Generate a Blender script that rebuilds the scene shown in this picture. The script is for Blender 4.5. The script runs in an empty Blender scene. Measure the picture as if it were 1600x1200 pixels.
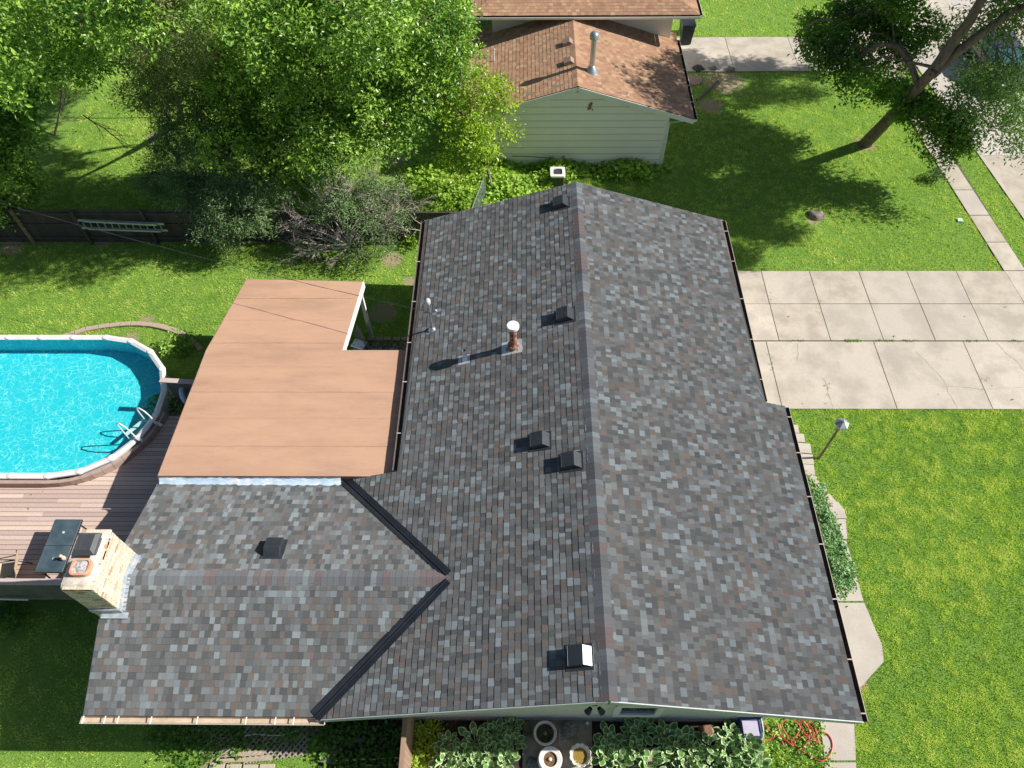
import bpy, bmesh, math, random
import numpy as np
from mathutils import Vector, Matrix
random.seed(7)
rng = np.random.default_rng(11)
sc = bpy.context.scene
COL = sc.collection

# ------------------------------------------------------------------ camera
H = 20.0
FPX = 1150.0
_p, _r, _y = math.radians(54.685), math.radians(-0.904), math.radians(-1.203)
F_ = np.array([math.sin(_y)*math.cos(_p), math.cos(_y)*math.cos(_p), -math.sin(_p)])
R0 = np.array([math.cos(_y), -math.sin(_y), 0.0]); U0 = np.cross(R0, F_)
R_ = R0*math.cos(_r)+U0*math.sin(_r); U_ = -R0*math.sin(_r)+U0*math.cos(_r)
cd = bpy.data.cameras.new('camera'); cam = bpy.data.objects.new('camera', cd); COL.objects.link(cam)
cam.matrix_world = Matrix(((R_[0], U_[0], -F_[0], 0), (R_[1], U_[1], -F_[1], 0), (R_[2], U_[2], -F_[2], H), (0, 0, 0, 1)))
cd.sensor_width = 36.0; cd.lens = FPX/1600*36; cd.clip_end = 400; cd.clip_start = 0.5
sc.camera = cam

def ray(u, v): return F_+R_*(u-800)/FPX-U_*(v-600)/FPX
def G(u, v, z=0.0):
    """survey point: where the sight line through photo pixel (u, v) meets height z"""
    d = ray(u, v); t = (z-H)/d[2]; p = d*t; return Vector((p[0], p[1], z))
def GY(u, v, Y):
    d = ray(u, v); t = Y/d[1]; p = d*t; return Vector((p[0], p[1], H+p[2]))

# ------------------------------------------------------------------ light
SX, SY = 1.31, 0.08                     # sun lies this far east / north per unit height
sundir = Vector((SX, SY, 1)).normalized()
SUN_EL = math.asin(sundir.z); SUN_AZ = math.atan2(sundir.x, sundir.y)
w = bpy.data.worlds.new('World'); sc.world = w; w.use_nodes = True
nt = w.node_tree; bg = nt.nodes['Background']
sky = nt.nodes.new('ShaderNodeTexSky'); sky.sky_type = 'NISHITA'; sky.sun_disc = False
sky.sun_elevation = SUN_EL; sky.sun_rotation = SUN_AZ
nt.links.new(sky.outputs[0], bg.inputs[0]); bg.inputs[1].default_value = 0.060
sl = bpy.data.lights.new('sun', 'SUN'); sl.energy = 5.0; sl.angle = math.radians(0.5); sl.color = (1, 0.955, 0.88)
so = bpy.data.objects.new('sun', sl); COL.objects.link(so); so.location = (30, 5, 40)
so.rotation_euler = sundir.to_track_quat('Z', 'Y').to_euler()
sc.view_settings.view_transform = 'Standard'; sc.view_settings.look = 'None'
sc.view_settings.exposure = 0.5; sc.view_settings.gamma = 1
sc.cycles.max_bounces = 6; sc.cycles.diffuse_bounces = 3; sc.cycles.transparent_max_bounces = 12
sc.cycles.caustics_reflective = False; sc.cycles.caustics_refractive = False

# ------------------------------------------------------------------ materials
MATS = {}
def lin(c):
    return tuple(((x/255)/12.92 if x/255 <= 0.04045 else ((x/255+0.055)/1.055)**2.4) for x in c)
def mat(name, col, rough=0.8, col2=None, scale=8.0, detail=6, lo=0.35, hi=0.65, bump=0.0, bscale=None,
        metal=0.0, spec=0.5, coat=0.0, attr=None, fine=0.0, fscale=200.0, trans=0.0, stretch=None, drough=0.0):
    if name in MATS: return MATS[name]
    m = bpy.data.materials.new(name); m.use_nodes = True; MATS[name] = m
    n = m.node_tree; N = n.nodes; L = n.links; b = N['Principled BSDF']
    b.inputs['Roughness'].default_value = rough; b.inputs['Metallic'].default_value = metal
    b.inputs['Specular IOR Level'].default_value = spec; b.inputs['Coat Weight'].default_value = coat
    if drough and 'Diffuse Roughness' in b.inputs: b.inputs['Diffuse Roughness'].default_value = drough
    tc = N.new('ShaderNodeTexCoord'); vec = tc.outputs['Object']
    if stretch:
        mp = N.new('ShaderNodeMapping'); mp.inputs['Scale'].default_value = stretch; L.new(vec, mp.inputs[0]); vec = mp.outputs[0]
    if attr:
        a = N.new('ShaderNodeAttribute'); a.attribute_name = attr; out = a.outputs['Color']
    else:
        rgb = N.new('ShaderNodeRGB'); rgb.outputs[0].default_value = (*col, 1); out = rgb.outputs[0]
    if col2 is not None:
        t = N.new('ShaderNodeTexNoise'); t.inputs['Scale'].default_value = scale; t.inputs['Detail'].default_value = detail
        t.inputs['Roughness'].default_value = 0.62
        L.new(vec, t.inputs['Vector'])
        r = N.new('ShaderNodeMapRange'); r.inputs[1].default_value = lo; r.inputs[2].default_value = hi; L.new(t.outputs[0], r.inputs[0])
        mx = N.new('ShaderNodeMix'); mx.data_type = 'RGBA'; L.new(r.outputs[0], mx.inputs[0]); L.new(out, mx.inputs[6])
        mx.inputs[7].default_value = (*col2, 1); out = mx.outputs[2]
    if fine:
        t2 = N.new('ShaderNodeTexNoise'); t2.inputs['Scale'].default_value = fscale; t2.inputs['Detail'].default_value = 3
        L.new(tc.outputs['Object'], t2.inputs['Vector'])
        r2 = N.new('ShaderNodeMapRange'); r2.inputs[1].default_value = 0.3; r2.inputs[2].default_value = 0.7
        r2.inputs[3].default_value = 1-fine; r2.inputs[4].default_value = 1+fine; L.new(t2.outputs[0], r2.inputs[0])
        mm = N.new('ShaderNodeVectorMath'); mm.operation = 'SCALE'; L.new(out, mm.inputs[0]); L.new(r2.outputs[0], mm.inputs['Scale']); out = mm.outputs[0]
    L.new(out, b.inputs['Base Color'])
    if bump:
        t3 = N.new('ShaderNodeTexNoise'); t3.inputs['Scale'].default_value = bscale or scale*3; t3.inputs['Detail'].default_value = 5
        L.new(vec, t3.inputs['Vector'])
        bp = N.new('ShaderNodeBump'); bp.inputs['Strength'].default_value = 1; bp.inputs['Distance'].default_value = bump
        L.new(t3.outputs[0], bp.inputs['Height']); L.new(bp.outputs[0], b.inputs['Normal'])
    return m

def leafmat(name, dark, light, trans=0.35, rough=0.45, spec=0.4):
    m = bpy.data.materials.new(name); m.use_nodes = True
    N = m.node_tree.nodes; L = m.node_tree.links; b = N['Principled BSDF']; o = N['Material Output']
    a = N.new('ShaderNodeAttribute'); a.attribute_name = 'tint'
    mx = N.new('ShaderNodeMix'); mx.data_type = 'RGBA'; L.new(a.outputs['Fac'], mx.inputs[0])
    mx.inputs[6].default_value = (*dark, 1); mx.inputs[7].default_value = (*light, 1)
    L.new(mx.outputs[2], b.inputs['Base Color']); b.inputs['Roughness'].default_value = rough
    b.inputs['Specular IOR Level'].default_value = spec
    t = N.new('ShaderNodeBsdfTranslucent'); sc2 = N.new('ShaderNodeVectorMath'); sc2.operation = 'MULTIPLY'
    L.new(mx.outputs[2], sc2.inputs[0]); sc2.inputs[1].default_value = (1.35, 1.5, 0.7); L.new(sc2.outputs[0], t.inputs[0])
    ms = N.new('ShaderNodeMixShader'); ms.inputs[0].default_value = trans
    L.new(b.outputs[0], ms.inputs[1]); L.new(t.outputs[0], ms.inputs[2]); L.new(ms.outputs[0], o.inputs[0])
    return m

# ------------------------------------------------------------------ object helpers
def tag(o, label=None, cat=None, group=None, kind=None):
    if label: o['label'] = label
    if cat: o['category'] = cat
    if group: o['group'] = group
    if kind: o['kind'] = kind
    return o
def empty(name, loc, label=None, cat=None, group=None):
    o = bpy.data.objects.new(name, None); COL.objects.link(o); o.location = loc; o.empty_display_size = 0.3
    return tag(o, label, cat, group)
def link(name, me, m, parent=None):
    o = bpy.data.objects.new(name, me); COL.objects.link(o)
    for mm in (m if isinstance(m, (list, tuple)) else [m]):
        if mm: me.materials.append(mm)
    if parent:
        o.parent = parent; o.matrix_parent_inverse = Matrix.Translation(parent_loc(parent)).inverted()
    return o
def parent_loc(p):
    return Vector(p.location) if p.parent is None else Vector((0, 0, 0))
def rebase(o, loc):
    """put the origin of a top-level mesh at loc (mesh was written in world coordinates)"""
    loc = Vector(loc); o.data.transform(Matrix.Translation(-loc)); o.location = loc; return o

ORD = ['first', 'second', 'third', 'fourth', 'fifth', 'sixth', 'seventh', 'eighth', 'ninth', 'tenth', 'eleventh', 'twelfth', 'thirteenth', 'fourteenth', 'fifteenth', 'sixteenth', 'seventeenth', 'eighteenth']
class MB:
    def __init__(s): s.v = []; s.f = []; s.mi = []; s.cur = 0
    def add(s, vs, fs):
        n = len(s.v); s.v.extend([tuple(x) for x in vs])
        for f in fs: s.f.append([i+n for i in f]); s.mi.append(s.cur)
        return s
    def box(s, c, d, rz=0.0, M=None):
        hx, hy, hz = d[0]/2, d[1]/2, d[2]/2; T = Matrix.Translation(Vector(c)) @ Matrix.Rotation(rz, 4, 'Z')
        if M is not None: T = M @ T
        vs = [T @ Vector(q) for q in ((-hx,-hy,-hz),(hx,-hy,-hz),(hx,hy,-hz),(-hx,hy,-hz),(-hx,-hy,hz),(hx,-hy,hz),(hx,hy,hz),(-hx,hy,hz))]
        return s.add(vs, ((0,3,2,1),(4,5,6,7),(0,1,5,4),(1,2,6,5),(2,3,7,6),(3,0,4,7)))
    def bar(s, a, b, w, h, up=(0, 0, 1)):
        a = Vector(a); b = Vector(b); d = (b-a); L = d.length; d.normalize(); up = Vector(up)
        x = d.cross(up)
        if x.length < 1e-4: x = d.cross(Vector((1, 0, 0)))
        x.normalize(); z = x.cross(d)
        vs = [p+x*i*w/2+z*j*h/2 for p in (a, b) for i, j in ((-1,-1),(1,-1),(1,1),(-1,1))]
        return s.add(vs, ((0,1,2,3),(7,6,5,4),(0,4,5,1),(1,5,6,2),(2,6,7,3),(3,7,4,0)))
    def tube(s, pts, rad, n=8, cap=True):
        pts = [Vector(p) for p in pts]; k = len(pts)
        if not hasattr(rad, '__len__'): rad = [rad]*k
        ref = None; vs = []
        for i, p in enumerate(pts):
            d = (pts[min(i+1, k-1)]-pts[max(i-1, 0)]).normalized()
            if ref is None:
                ref = Vector((0, 0, 1)) if abs(d.z) < 0.9 else Vector((1, 0, 0))
            x = (ref-d*ref.dot(d)).normalized(); y = d.cross(x); ref = x
            for j in range(n):
                a = 2*math.pi*j/n; vs.append(p+(x*math.cos(a)+y*math.sin(a))*rad[i])
        fs = [(i*n+j, i*n+(j+1) % n, (i+1)*n+(j+1) % n, (i+1)*n+j) for i in range(k-1) for j in range(n)]
        if cap: fs += [tuple(range(n-1, -1, -1)), tuple((k-1)*n+j for j in range(n))]
        return s.add(vs, fs)
    def lathe(s, c, prof, n=24, sx=1.0, sy=1.0, M=None):
        c = Vector(c); vs = []
        for r, z in prof:
            for j in range(n):
                a = 2*math.pi*j/n; q = Vector((c.x+r*sx*math.cos(a), c.y+r*sy*math.sin(a), c.z+z))
                vs.append(M @ q if M is not None else q)
        k = len(prof)
        fs = [(i*n+j, i*n+(j+1) % n, (i+1)*n+(j+1) % n, (i+1)*n+j) for i in range(k-1) for j in range(n)]
        fs += [tuple(range(n-1, -1, -1)), tuple((k-1)*n+j for j in range(n))]
        return s.add(vs, fs)
    def prism(s, poly, z0, z1):
        """vertical prism on a plan polygon (ccw)"""
        n = len(poly); vs = [(p[0], p[1], z0) for p in poly]+[(p[0], p[1], z1) for p in poly]
        return s.add(vs, [tuple(range(n-1, -1, -1)), tuple(range(n, 2*n))]+[(i, (i+1) % n, n+(i+1) % n, n+i) for i in range(n)])
    def slab(s, top, th, down=(0, 0, -1)):
        """thick sheet below a 3-D polygon"""
        n = len(top); d = Vector(down)*th; vs = [Vector(p) for p in top]+[Vector(p)+d for p in top]
        return s.add(vs, [tuple(range(n)), tuple(range(2*n-1, n-1, -1))]+[(i, n+i, n+(i+1) % n, (i+1) % n) for i in range(n)])
    def build(s, name, m, parent=None, smooth=False, bevel=0.0, norm=True):
        me = bpy.data.meshes.new(name); me.from_pydata(s.v, [], s.f)
        ml = m if isinstance(m, (list, tuple)) else [m]
        if len(ml) > 1: me.polygons.foreach_set('material_index', s.mi)
        if norm or bevel:
            bm = bmesh.new(); bm.from_mesh(me)
            bmesh.ops.recalc_face_normals(bm, faces=bm.faces)
            if bevel:
                bmesh.ops.bevel(bm, geom=bm.edges[:], offset=bevel, segments=1, affect='EDGES', clamp_overlap=True)
            bm.to_mesh(me); bm.free()
        if smooth:
            me.polygons.foreach_set('use_smooth', [True]*len(me.polygons))
            try: me.set_sharp_from_angle(angle=math.radians(40))
            except Exception: pass
        me.update()
        return link(name, me, ml, parent)
def npmesh(name, co, quads, m, parent=None, tint=None, fcol=None, smooth=False):
    """mesh from numpy arrays: co (N,3), quads (M,k)"""
    me = bpy.data.meshes.new(name); co = np.asarray(co, np.float32); quads = np.asarray(quads, np.int32)
    M, k = quads.shape
    me.vertices.add(len(co)); me.vertices.foreach_set('co', co.ravel())
    me.loops.add(M*k); me.loops.foreach_set('vertex_index', quads.ravel())
    me.polygons.add(M); me.polygons.foreach_set('loop_start', np.arange(0, M*k, k, dtype=np.int32))
    me.polygons.foreach_set('loop_total', np.full(M, k, np.int32))
    me.polygons.foreach_set('use_smooth', np.full(M, bool(smooth)))
    me.update(calc_edges=True)
    if tint is not None:
        a = me.attributes.new('tint', 'FLOAT', 'FACE'); a.data.foreach_set('value', np.asarray(tint, np.float32))
    if fcol is not None:
        a = me.attributes.new('col', 'FLOAT_COLOR', 'CORNER')
        fc = np.concatenate([np.asarray(fcol, np.float32), np.ones((M, 1), np.float32)], 1)
        a.data.foreach_set('color', np.repeat(fc, k, axis=0).ravel())
    return link(name, me, m, parent)

def in_poly(x, y, poly):
    ins = np.zeros(len(x), bool); n = len(poly)
    for i in range(n):
        x0, y0 = poly[i][0], poly[i][1]; x1, y1 = poly[(i+1) % n][0], poly[(i+1) % n][1]
        if y0 == y1: continue
        c = ((y0 > y) != (y1 > y)) & (x < (x1-x0)*(y-y0)/(y1-y0)+x0); ins ^= c
    return ins

# ------------------------------------------------------------------ key dimensions of the house (metres)
XR, ZR, YN, YS, MS = 1.758, 4.474, 18.92, 3.32, 0.3205
WE, WG, YJ = 5.013, 5.662, 11.528          # ridge to eave, ridge to porch eave, where the porch eave starts
ZSM, YSR, WS, XW = 3.372, 6.233, 2.862, -9.727
XA = XR-(ZR-ZSM)/MS
YFL = 9.30                                # line where wing roof meets the flat roof
def zmain(x): return ZR-MS*abs(x-XR)
def zwing(y): return ZSM-MS*abs(y-YSR)

# ================================================================== GROUND AND PAVING
DIRT = [(G(600, 488), 0.8), (G(612, 405), 0.65), (G(640, 440), 0.35), (G(1130, 128), 1.5), (G(1110, 165), 0.9), (G(1352, 226), 0.75), (G(1270, 345), 0.4), 
        (G(160, 380), 0.4), (G(20, 386), 0.7), (G(620, 250), 0.8), (G(230, 500), .4), (G(205, 528), 0.45),
        (G(330, 1195), 0.5), (G(560, 1195), 0.5), (G(1345, 1068), 0.3), (G(240, 215), .5), (G(60, 140), 1.0), ]
def ground_material():
    m = bpy.data.materials.new('grass_ground'); m.use_nodes = True
    N = m.node_tree.nodes; L = m.node_tree.links; b = N['Principled BSDF']; b.inputs['Roughness'].default_value = 0.9
    b.inputs['Specular IOR Level'].default_value = 0.15
    tc = N.new('ShaderNodeTexCoord')
    def noise(s, d=4, r=.6):
        t = N.new('ShaderNodeTexNoise'); t.inputs['Scale'].default_value = s; t.inputs['Detail'].default_value = d; t.inputs['Roughness'].default_value = r
        L.new(tc.outputs['Object'], t.inputs['Vector']); return t.outputs[0]
    def ramp(x, lo, hi, a=0., c=1.):
        r = N.new('ShaderNodeMapRange'); r.inputs[1].default_value = lo; r.inputs[2].default_value = hi; r.inputs[3].default_value = a; r.inputs[4].default_value = c
        L.new(x, r.inputs[0]); return r.outputs[0]
    def mix(f, a, c):
        x = N.new('ShaderNodeMix'); x.data_type = 'RGBA'; L.new(f, x.inputs[0])
        for i, q in ((6, a), (7, c)):
            if isinstance(q, tuple): x.inputs[i].default_value = (*q, 1)
            else: L.new(q, x.inputs[i])
        return x.outputs[2]
    big = ramp(noise(0.35, 3), .38, .62); mid = ramp(noise(2.2, 5), .36, .66); fin = ramp(noise(26, 4, .7), .35, .65)
    c = mix(big, (.11, .28, .03), (.19, .36, .05)); c = mix(mid, c, (.075, .21, .025)); c = mix(fin, c, (.27, .40, .08))
    f2 = ramp(noise(9, 5, .7), .60, .74, 0, .6); c = mix(f2, c, (.42, .40, .17))
    # worn earth patches
    tot = None
    nz = noise(3.5, 5, .7)
    for p, r in DIRT:
        d = N.new('ShaderNodeVectorMath'); d.operation = 'DISTANCE'; L.new(tc.outputs['Object'], d.inputs[0]); d.inputs[1].default_value = (p.x, p.y, 0)
        k = ramp(d.outputs['Value'], 0, r, 1, 0)
        if tot is None: tot = k
        else:
            mxm = N.new('ShaderNodeMath'); mxm.operation = 'MAXIMUM'; L.new(tot, mxm.inputs[0]); L.new(k, mxm.inputs[1]); tot = mxm.outputs[0]
    ad = N.new('ShaderNodeMath'); ad.operation = 'ADD'; L.new(tot, ad.inputs[0]); L.new(nz, ad.inputs[1])
    e = mix(fin, (.44, .37, .24), (.30, .25, .14)); c = mix(ramp(ad.outputs[0], .78, .98), c, e)
    L.new(c, b.inputs['Base Color'])
    bp = N.new('ShaderNodeBump'); bp.inputs['Strength'].default_value = 1; bp.inputs['Distance'].default_value = .05
    L.new(noise(22, 5, .75), bp.inputs['Height']); L.new(bp.outputs[0], b.inputs['Normal'])
    return m
GM = ground_material()
mb = MB(); S = 150
mb.add([(-S, -S, 0), (S, -S, 0), (S, S, 0), (-S, S, 0)], [(0, 1, 2, 3)])
tag(mb.build('lawn', GM, norm=False), kind='structure')

CONC = mat('concrete', (.53, .475, .415), .85, (.46, .41, .36), 1.1, 7, .4, .62, .002, 60, fine=.07, fscale=60, spec=.25)
CONC2 = mat('concrete_worn', (.52, .465, .40), .88, (.44, .39, .33), .8, 8, .42, .6, .003, 40, fine=.09, fscale=40, spec=.2)
STREETM = mat('street_concrete', (.57, .52, .47), .9, (.48, .44, .40), .5, 8, .4, .65, .003, 30, fine=.08, fscale=30, spec=.2)
JOINT = mat('joint_dirt', (.13, .11, .08), .95, (.10, .14, .04), 4, 4, .5, .6)
def slabs(name, quads, z, m, gap=.018, th=.06):
    """paving of separate slabs with open joints; quads are plan polygons"""
    b = MB(); vm_ = [m]
    if 'drive' in name or name in ('sidewalk', 'street'):
        for kk, (fr_, fg_, fb_) in enumerate(((.965, .965, .965), (1.03, 1.03, 1.02), (.94, .93, .91))):
            base_ = (.56, .50, .425); vm_.append(mat('slab_tone_'+'abc'[kk], (base_[0]*fr_, base_[1]*fg_, base_[2]*fb_), .88, (.44*fr_, .39*fg_, .33*fb_), .9+.3*kk, 8, .42, .62, .003, 40, fine=.10, fscale=45, spec=.2))
    for q in quads:
        b.cur = random.randrange(len(vm_))
        c = Vector((sum(p[0] for p in q)/len(q), sum(p[1] for p in q)/len(q)))
        pts = []
        for p in q:
            v = Vector((p[0], p[1])); d = c-v; L = d.length
            pts.append(v+d*min(.4, gap/L*1.0))
        zt = z+random.uniform(-.002, .002)
        b.prism([(p.x, p.y) for p in pts], zt-th, zt)
    return tag(b.build(name, vm_), kind='structure')
def grid(x, ys, skew=lambda y: 0):
    out = []
    for j in range(len(ys)-1):
        for i in range(len(x)-1):
            out.append([(x[i]+skew(ys[j]), ys[j]), (x[i+1]+skew(ys[j]), ys[j]), (x[i+1]+skew(ys[j+1]), ys[j+1]), (x[i]+skew(ys[j+1]), ys[j+1])])
    return out
SWL, SWR = (G(1467, 263), G(1553, 400)), (G(1500, 260), G(1587, 400))
def swx(y, e): return e[0].x+(y-e[0].y)*(e[1].x-e[0].x)/(e[1].y-e[0].y)
sk = lambda y: swx(y, SWL)-swx(20, SWL)
PAVED = []
def joint_bed(name, poly, z=.006):
    b = MB(); b.add([(p[0], p[1], z) for p in poly], [tuple(range(len(poly)))]); PAVED.append([(p[0], p[1]) for p in poly])
    return tag(b.build(name, JOINT, norm=False), kind='structure')
DY_T, DY_1, DY_M, DY_M2, DY_B = G(1300, 424).y, G(1300, 475.5).y, G(1300, 533).y, G(1300, 534).y-.0, G(1400, 640).y
SWX0 = swx(20, SWL); SWW = swx(20, SWR)-SWX0
joint_bed('driveway_joints', [(5.8, DY_B), (26, DY_B), (26, DY_T), (SWX0, DY_T), (9, DY_T), (5.8, DY_T)])
XJ = [G(u, 424).x for u in (1189, 1264, 1341, 1416, 1493)]
slabs('driveway', grid([5.9]+XJ+[SWX0+sk(DY_1)], [DY_M, DY_1, DY_T])+grid([5.9, G(1197, 536).x, G(1365, 536).x, G(1505, 536).x, SWX0+sk(DY_M)+.05], [DY_B, DY_M2]), .03, CONC2)
JB = MB()
for pts in (((1430, 549), (1445, 562), (1456, 575), (1470, 588), (1478, 600), (1481, 612), (1488, 622), (1496, 638)), ((1478, 604), (1500, 604), (1530, 608), (1560, 607), (1600, 605)), ((1285, 590), (1292, 600), (1294, 615), (1302, 636)),
            ((1558, 536), (1572, 552), (1590, 565), (1604, 585)), ((1246, 536), (1247, 548), (1246, 563))):
    q = []
    for (u0, v0), (u1, v1) in zip(pts[:-1], pts[1:]):
        for k in range(4): q.append(G(u0+(u1-u0)*k/4+rng.uniform(-.7, .7), v0+(v1-v0)*k/4+rng.uniform(-.5, .5), .035))
    q.append(G(*pts[-1], .035)); wd = [rng.uniform(.002, .0055) for _ in q]; vs = []
    for i, p in enumerate(q):
        t = (q[min(i+1, len(q)-1)]-q[max(0, i-1)]).normalized(); nn = Vector((-t.y, t.x, 0)); vs += [p+nn*wd[i], p-nn*wd[i]]
    JB.add(vs, [(2*i, 2*i+1, 2*i+3, 2*i+2) for i in range(len(q)-1)])
tag(JB.build('driveway_cracks', mat('crack', (.30, .25, .20), .95, (.26, .24, .14), 6), norm=False), kind='structure')
JB = MB()
slabs('driveway_apron', grid([SWX0+sk(DY_M)+SWW+.03, 23.5], [DY_B, DY_M2, DY_T]), .028, CONC)
ys = [DY_B-i*1.5 for i in range(12, -1, -1)]+[(DY_B+DY_M)/2, DY_M, DY_1, DY_T]+[DY_T+1.5*i for i in range(1, 22)]
joint_bed('sidewalk_joints', [(swx(-4, SWL), -4), (swx(-4, SWR), -4), (swx(51, SWR), 51), (swx(51, SWL), 51)], .008)
slabs('sidewalk', grid([SWX0+.01, SWX0+SWW-.01], ys, sk), .034, CONC)
# street: right of the verge
st = [(20.75+sk(y)*1.6, y) for y in (-20, 14, 20, 26, 32, 60)]
STL = (G(1540, 250), G(1600, 335))
def street_x(y): return swx(y, STL)
stq = []
yy = [-10, -4, 2, 8, 14, 18, 22, 26, 30, 34, 38, 42, 48]
for j in range(len(yy)-1):
    a, c = yy[j], yy[j+1]; xa, xc = street_x(a), street_x(c)
    for k in range(3):
        stq.append([(xa+k*3.7, a), (xa+(k+1)*3.7, a), (xc+(k+1)*3.7, c), (xc+k*3.7, c)])
joint_bed('street_joints', [(street_x(y), y) for y in yy]+[(street_x(y)+11.1, y) for y in reversed(yy)], .009)
slabs('street', stq, .022, STREETM, .01, .02)
kb = MB()
for a, c in zip(yy[:-1], yy[1:]):
    if c <= 12 or a >= 20:
        kb.prism([(street_x(a)-.16, a), (street_x(a)-.01, a), (street_x(c)-.01, c), (street_x(c)-.16, c)], -.02, .035)
tag(kb.build('kerb', CONC), kind='structure')
# neighbour's driveway
joint_bed('neighbour_driveway_joints', [(7.0, 32.25), (24.0, 32.25), (24.0, 35.25), (7.0, 35.35)], .007)
slabs('neighbour_driveway', grid([7.1, 10.1, 13.2, 16.3, 18.0], [32.3, 35.28])+grid([19.3, 22.5], [32.3, 35.28]), .03, CONC)
# walkway round the porch
wk = [G(u, v) for u, v in ((1283, 1118), (1334, 1118), (1337, 1190), (1340, 1260), (1292, 1260), (1288, 1190))]
walk = [[(p.x, p.y) for p in (G(1190, 760), G(1296, 772), G(1320, 798), G(1324, 843), G(1210, 843))],
        [(p.x, p.y) for p in (G(1276, 1085), G(1332, 1085), G(1337, 1189), G(1288, 1189))],
        [(p.x, p.y) for p in (G(1288, 1191), G(1337, 1191), G(1342, 1290), G(1296, 1290))],
        [(p.x, p.y) for p in (G(1210, 845), G(1322, 845), G(1349, 940), G(1240, 940))],
        [(p.x, p.y) for p in (G(1240, 942), G(1350, 942), G(1378, 1008), G(1381, 1034), G(1345, 1074), G(1276, 1084), G(1250, 1000))]]
for q in walk: PAVED.append(q)
slabs('walkway', walk, .03, CONC, .01)
pt = [G(u, v) for u, v in ((816, 1100), (924, 1100), (927, 1290), (817, 1290))]
pq = [(p.x, p.y) for p in pt]; PAVED.append(pq)
slabs('patio_slab', [pq], .05, mat('patio_concrete', (.42, .36, .28), .9, (.30, .25, .19), 3, 6, .4, .62, .004, 30, fine=.08), .0)
# planting bed of dark soil along the south wall
SOIL = mat('soil', (.035, .026, .018), .95, (.09, .065, .04), 9, 6, .45, .7, .02, 20)
sb = MB(); bedp = [(p.x, p.y) for p in (G(640, 1098), G(1183, 1098), G(1186, 1150), G(1150, 1290), G(650, 1290))]
sb.add([(x, y, .011) for x, y in bedp], [tuple(range(5))]); tag(sb.build('soil_bed', SOIL, norm=False), kind='structure')
sb = MB(); bed2 = [(p.x, p.y) for p in (G(495, 1105), G(628, 1105), G(622, 1260), G(498, 1260))]
sb.add([(x, y, .010) for x, y in bed2], [tuple(range(4))]); tag(sb.build('shaded_bed', SOIL, norm=False), kind='structure')

# ================================================================== MAIN HOUSE
house = empty('ranch_house', (XR, 11, 0), 'low house filling the middle of the picture, under grey and rust shingles', 'house')
PAL = np.array([lin(c) for c in ((128, 127, 128), (117, 117, 120), (104, 104, 106), (138, 140, 143), (84, 85, 89), (92, 92, 92), (158, 166, 172), (144, 150, 155), (128, 112, 106), (118, 101, 94), (112, 107, 104), (106, 100, 98))])*.72
PAL = (PAL*.70+PAL.mean(0)*.30)*np.array([1.04, 1.10, 1.09])
PW = np.array([.16, .13, .12, .08, .09, .07, .055, .07, .075, .04, .06, .05])
def shingles(name, P0, A, D, T, lims, m, parent, pal=PAL, pw=PW, e=.150, wmin=.08, wmax=.20, th=.0085):
    """real overlapping courses: P0 ridge origin, A along the ridge, D down the slope, lims(t) -> intervals along A"""
    P0, A, D = (np.array(q, float) for q in (P0, A, D)); Nn = np.cross(A, D)
    if Nn[2] < 0: Nn = -Nn
    co = []; fq = []; fc = []
    k = 0; t1 = T
    pw = pw/pw.sum()
    while t1 > .02:
        t0 = max(0, t1-e); la, lb = lims(t0), lims(t1)
        if len(la) < len(lb): mid_ = (lb[0][1]+lb[1][0])/2; la = [(la[0][0], mid_), (mid_, la[0][1])]
        for (a0, b0), (a1, b1) in zip(la, lb if len(lb) == len(la) else la):
            lo, hi = min(a0, a1), max(b0, b1)
            s = lo-rng.uniform(0, wmax); last = -1
            while s < hi:
                wd = rng.uniform(wmin, wmax)
                ci = rng.choice(len(pal), p=pw)
                if ci == last: ci = rng.choice(len(pal), p=pw)
                last = ci
                c = pal[ci]*rng.uniform(.93, 1.07)
                thick = th*(1.5 if rng.random() < .5 else .95)+rng.uniform(-.001, .001)
                e0, e1 = s, s+wd-.002
                p = [np.clip(e0, a0, b0), np.clip(e1, a0, b0), np.clip(e1, a1, b1), np.clip(e0, a1, b1)]
                s += wd
                if p[1]-p[0] < 1e-4 and p[2]-p[3] < 1e-4: continue
                n = len(co)
                co += [P0+A*p[0]+D*t0+Nn*.003, P0+A*p[1]+D*t0+Nn*.003, P0+A*p[2]+D*t1+Nn*thick, P0+A*p[3]+D*t1+Nn*thick,
                       P0+A*p[2]+D*t1-Nn*.002, P0+A*p[3]+D*t1-Nn*.002]
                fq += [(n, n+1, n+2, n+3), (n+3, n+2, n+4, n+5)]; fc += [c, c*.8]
        t1 -= e; k += 1
    return npmesh(name, co, fq, m, parent, fcol=fc)
SHM = mat('shingle', (1, 1, 1), .93, drough=.7, attr='col', fine=.22, fscale=95, spec=.2)
cs = math.cos(math.atan(MS)); sn = math.sin(math.atan(MS))
XVS = XA-(YSR-(YSR-WS))             # valley foot, south
def lim_w(t):
    x = XR-t*cs; top = YN if x > XR-WE-1e-6 else YFL
    if x > XA: return [(YS, top)]
    a, b = YSR-(XA-x), YSR+(XA-x)
    out = [(YS, max(a, YS)), (min(b, top), top)]
    return out
def lim_e(t):
    x = XR+t*cs
    return [(YS, YN if x < XR+WE+1e-6 else YJ)]
TW = (XR-(XA-WS))/cs; TE = WG/cs
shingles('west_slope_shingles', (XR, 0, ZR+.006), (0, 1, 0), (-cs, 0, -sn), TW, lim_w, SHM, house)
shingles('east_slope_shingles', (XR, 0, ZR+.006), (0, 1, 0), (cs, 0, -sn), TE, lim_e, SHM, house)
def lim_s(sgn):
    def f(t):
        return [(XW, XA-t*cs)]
    return f
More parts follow.
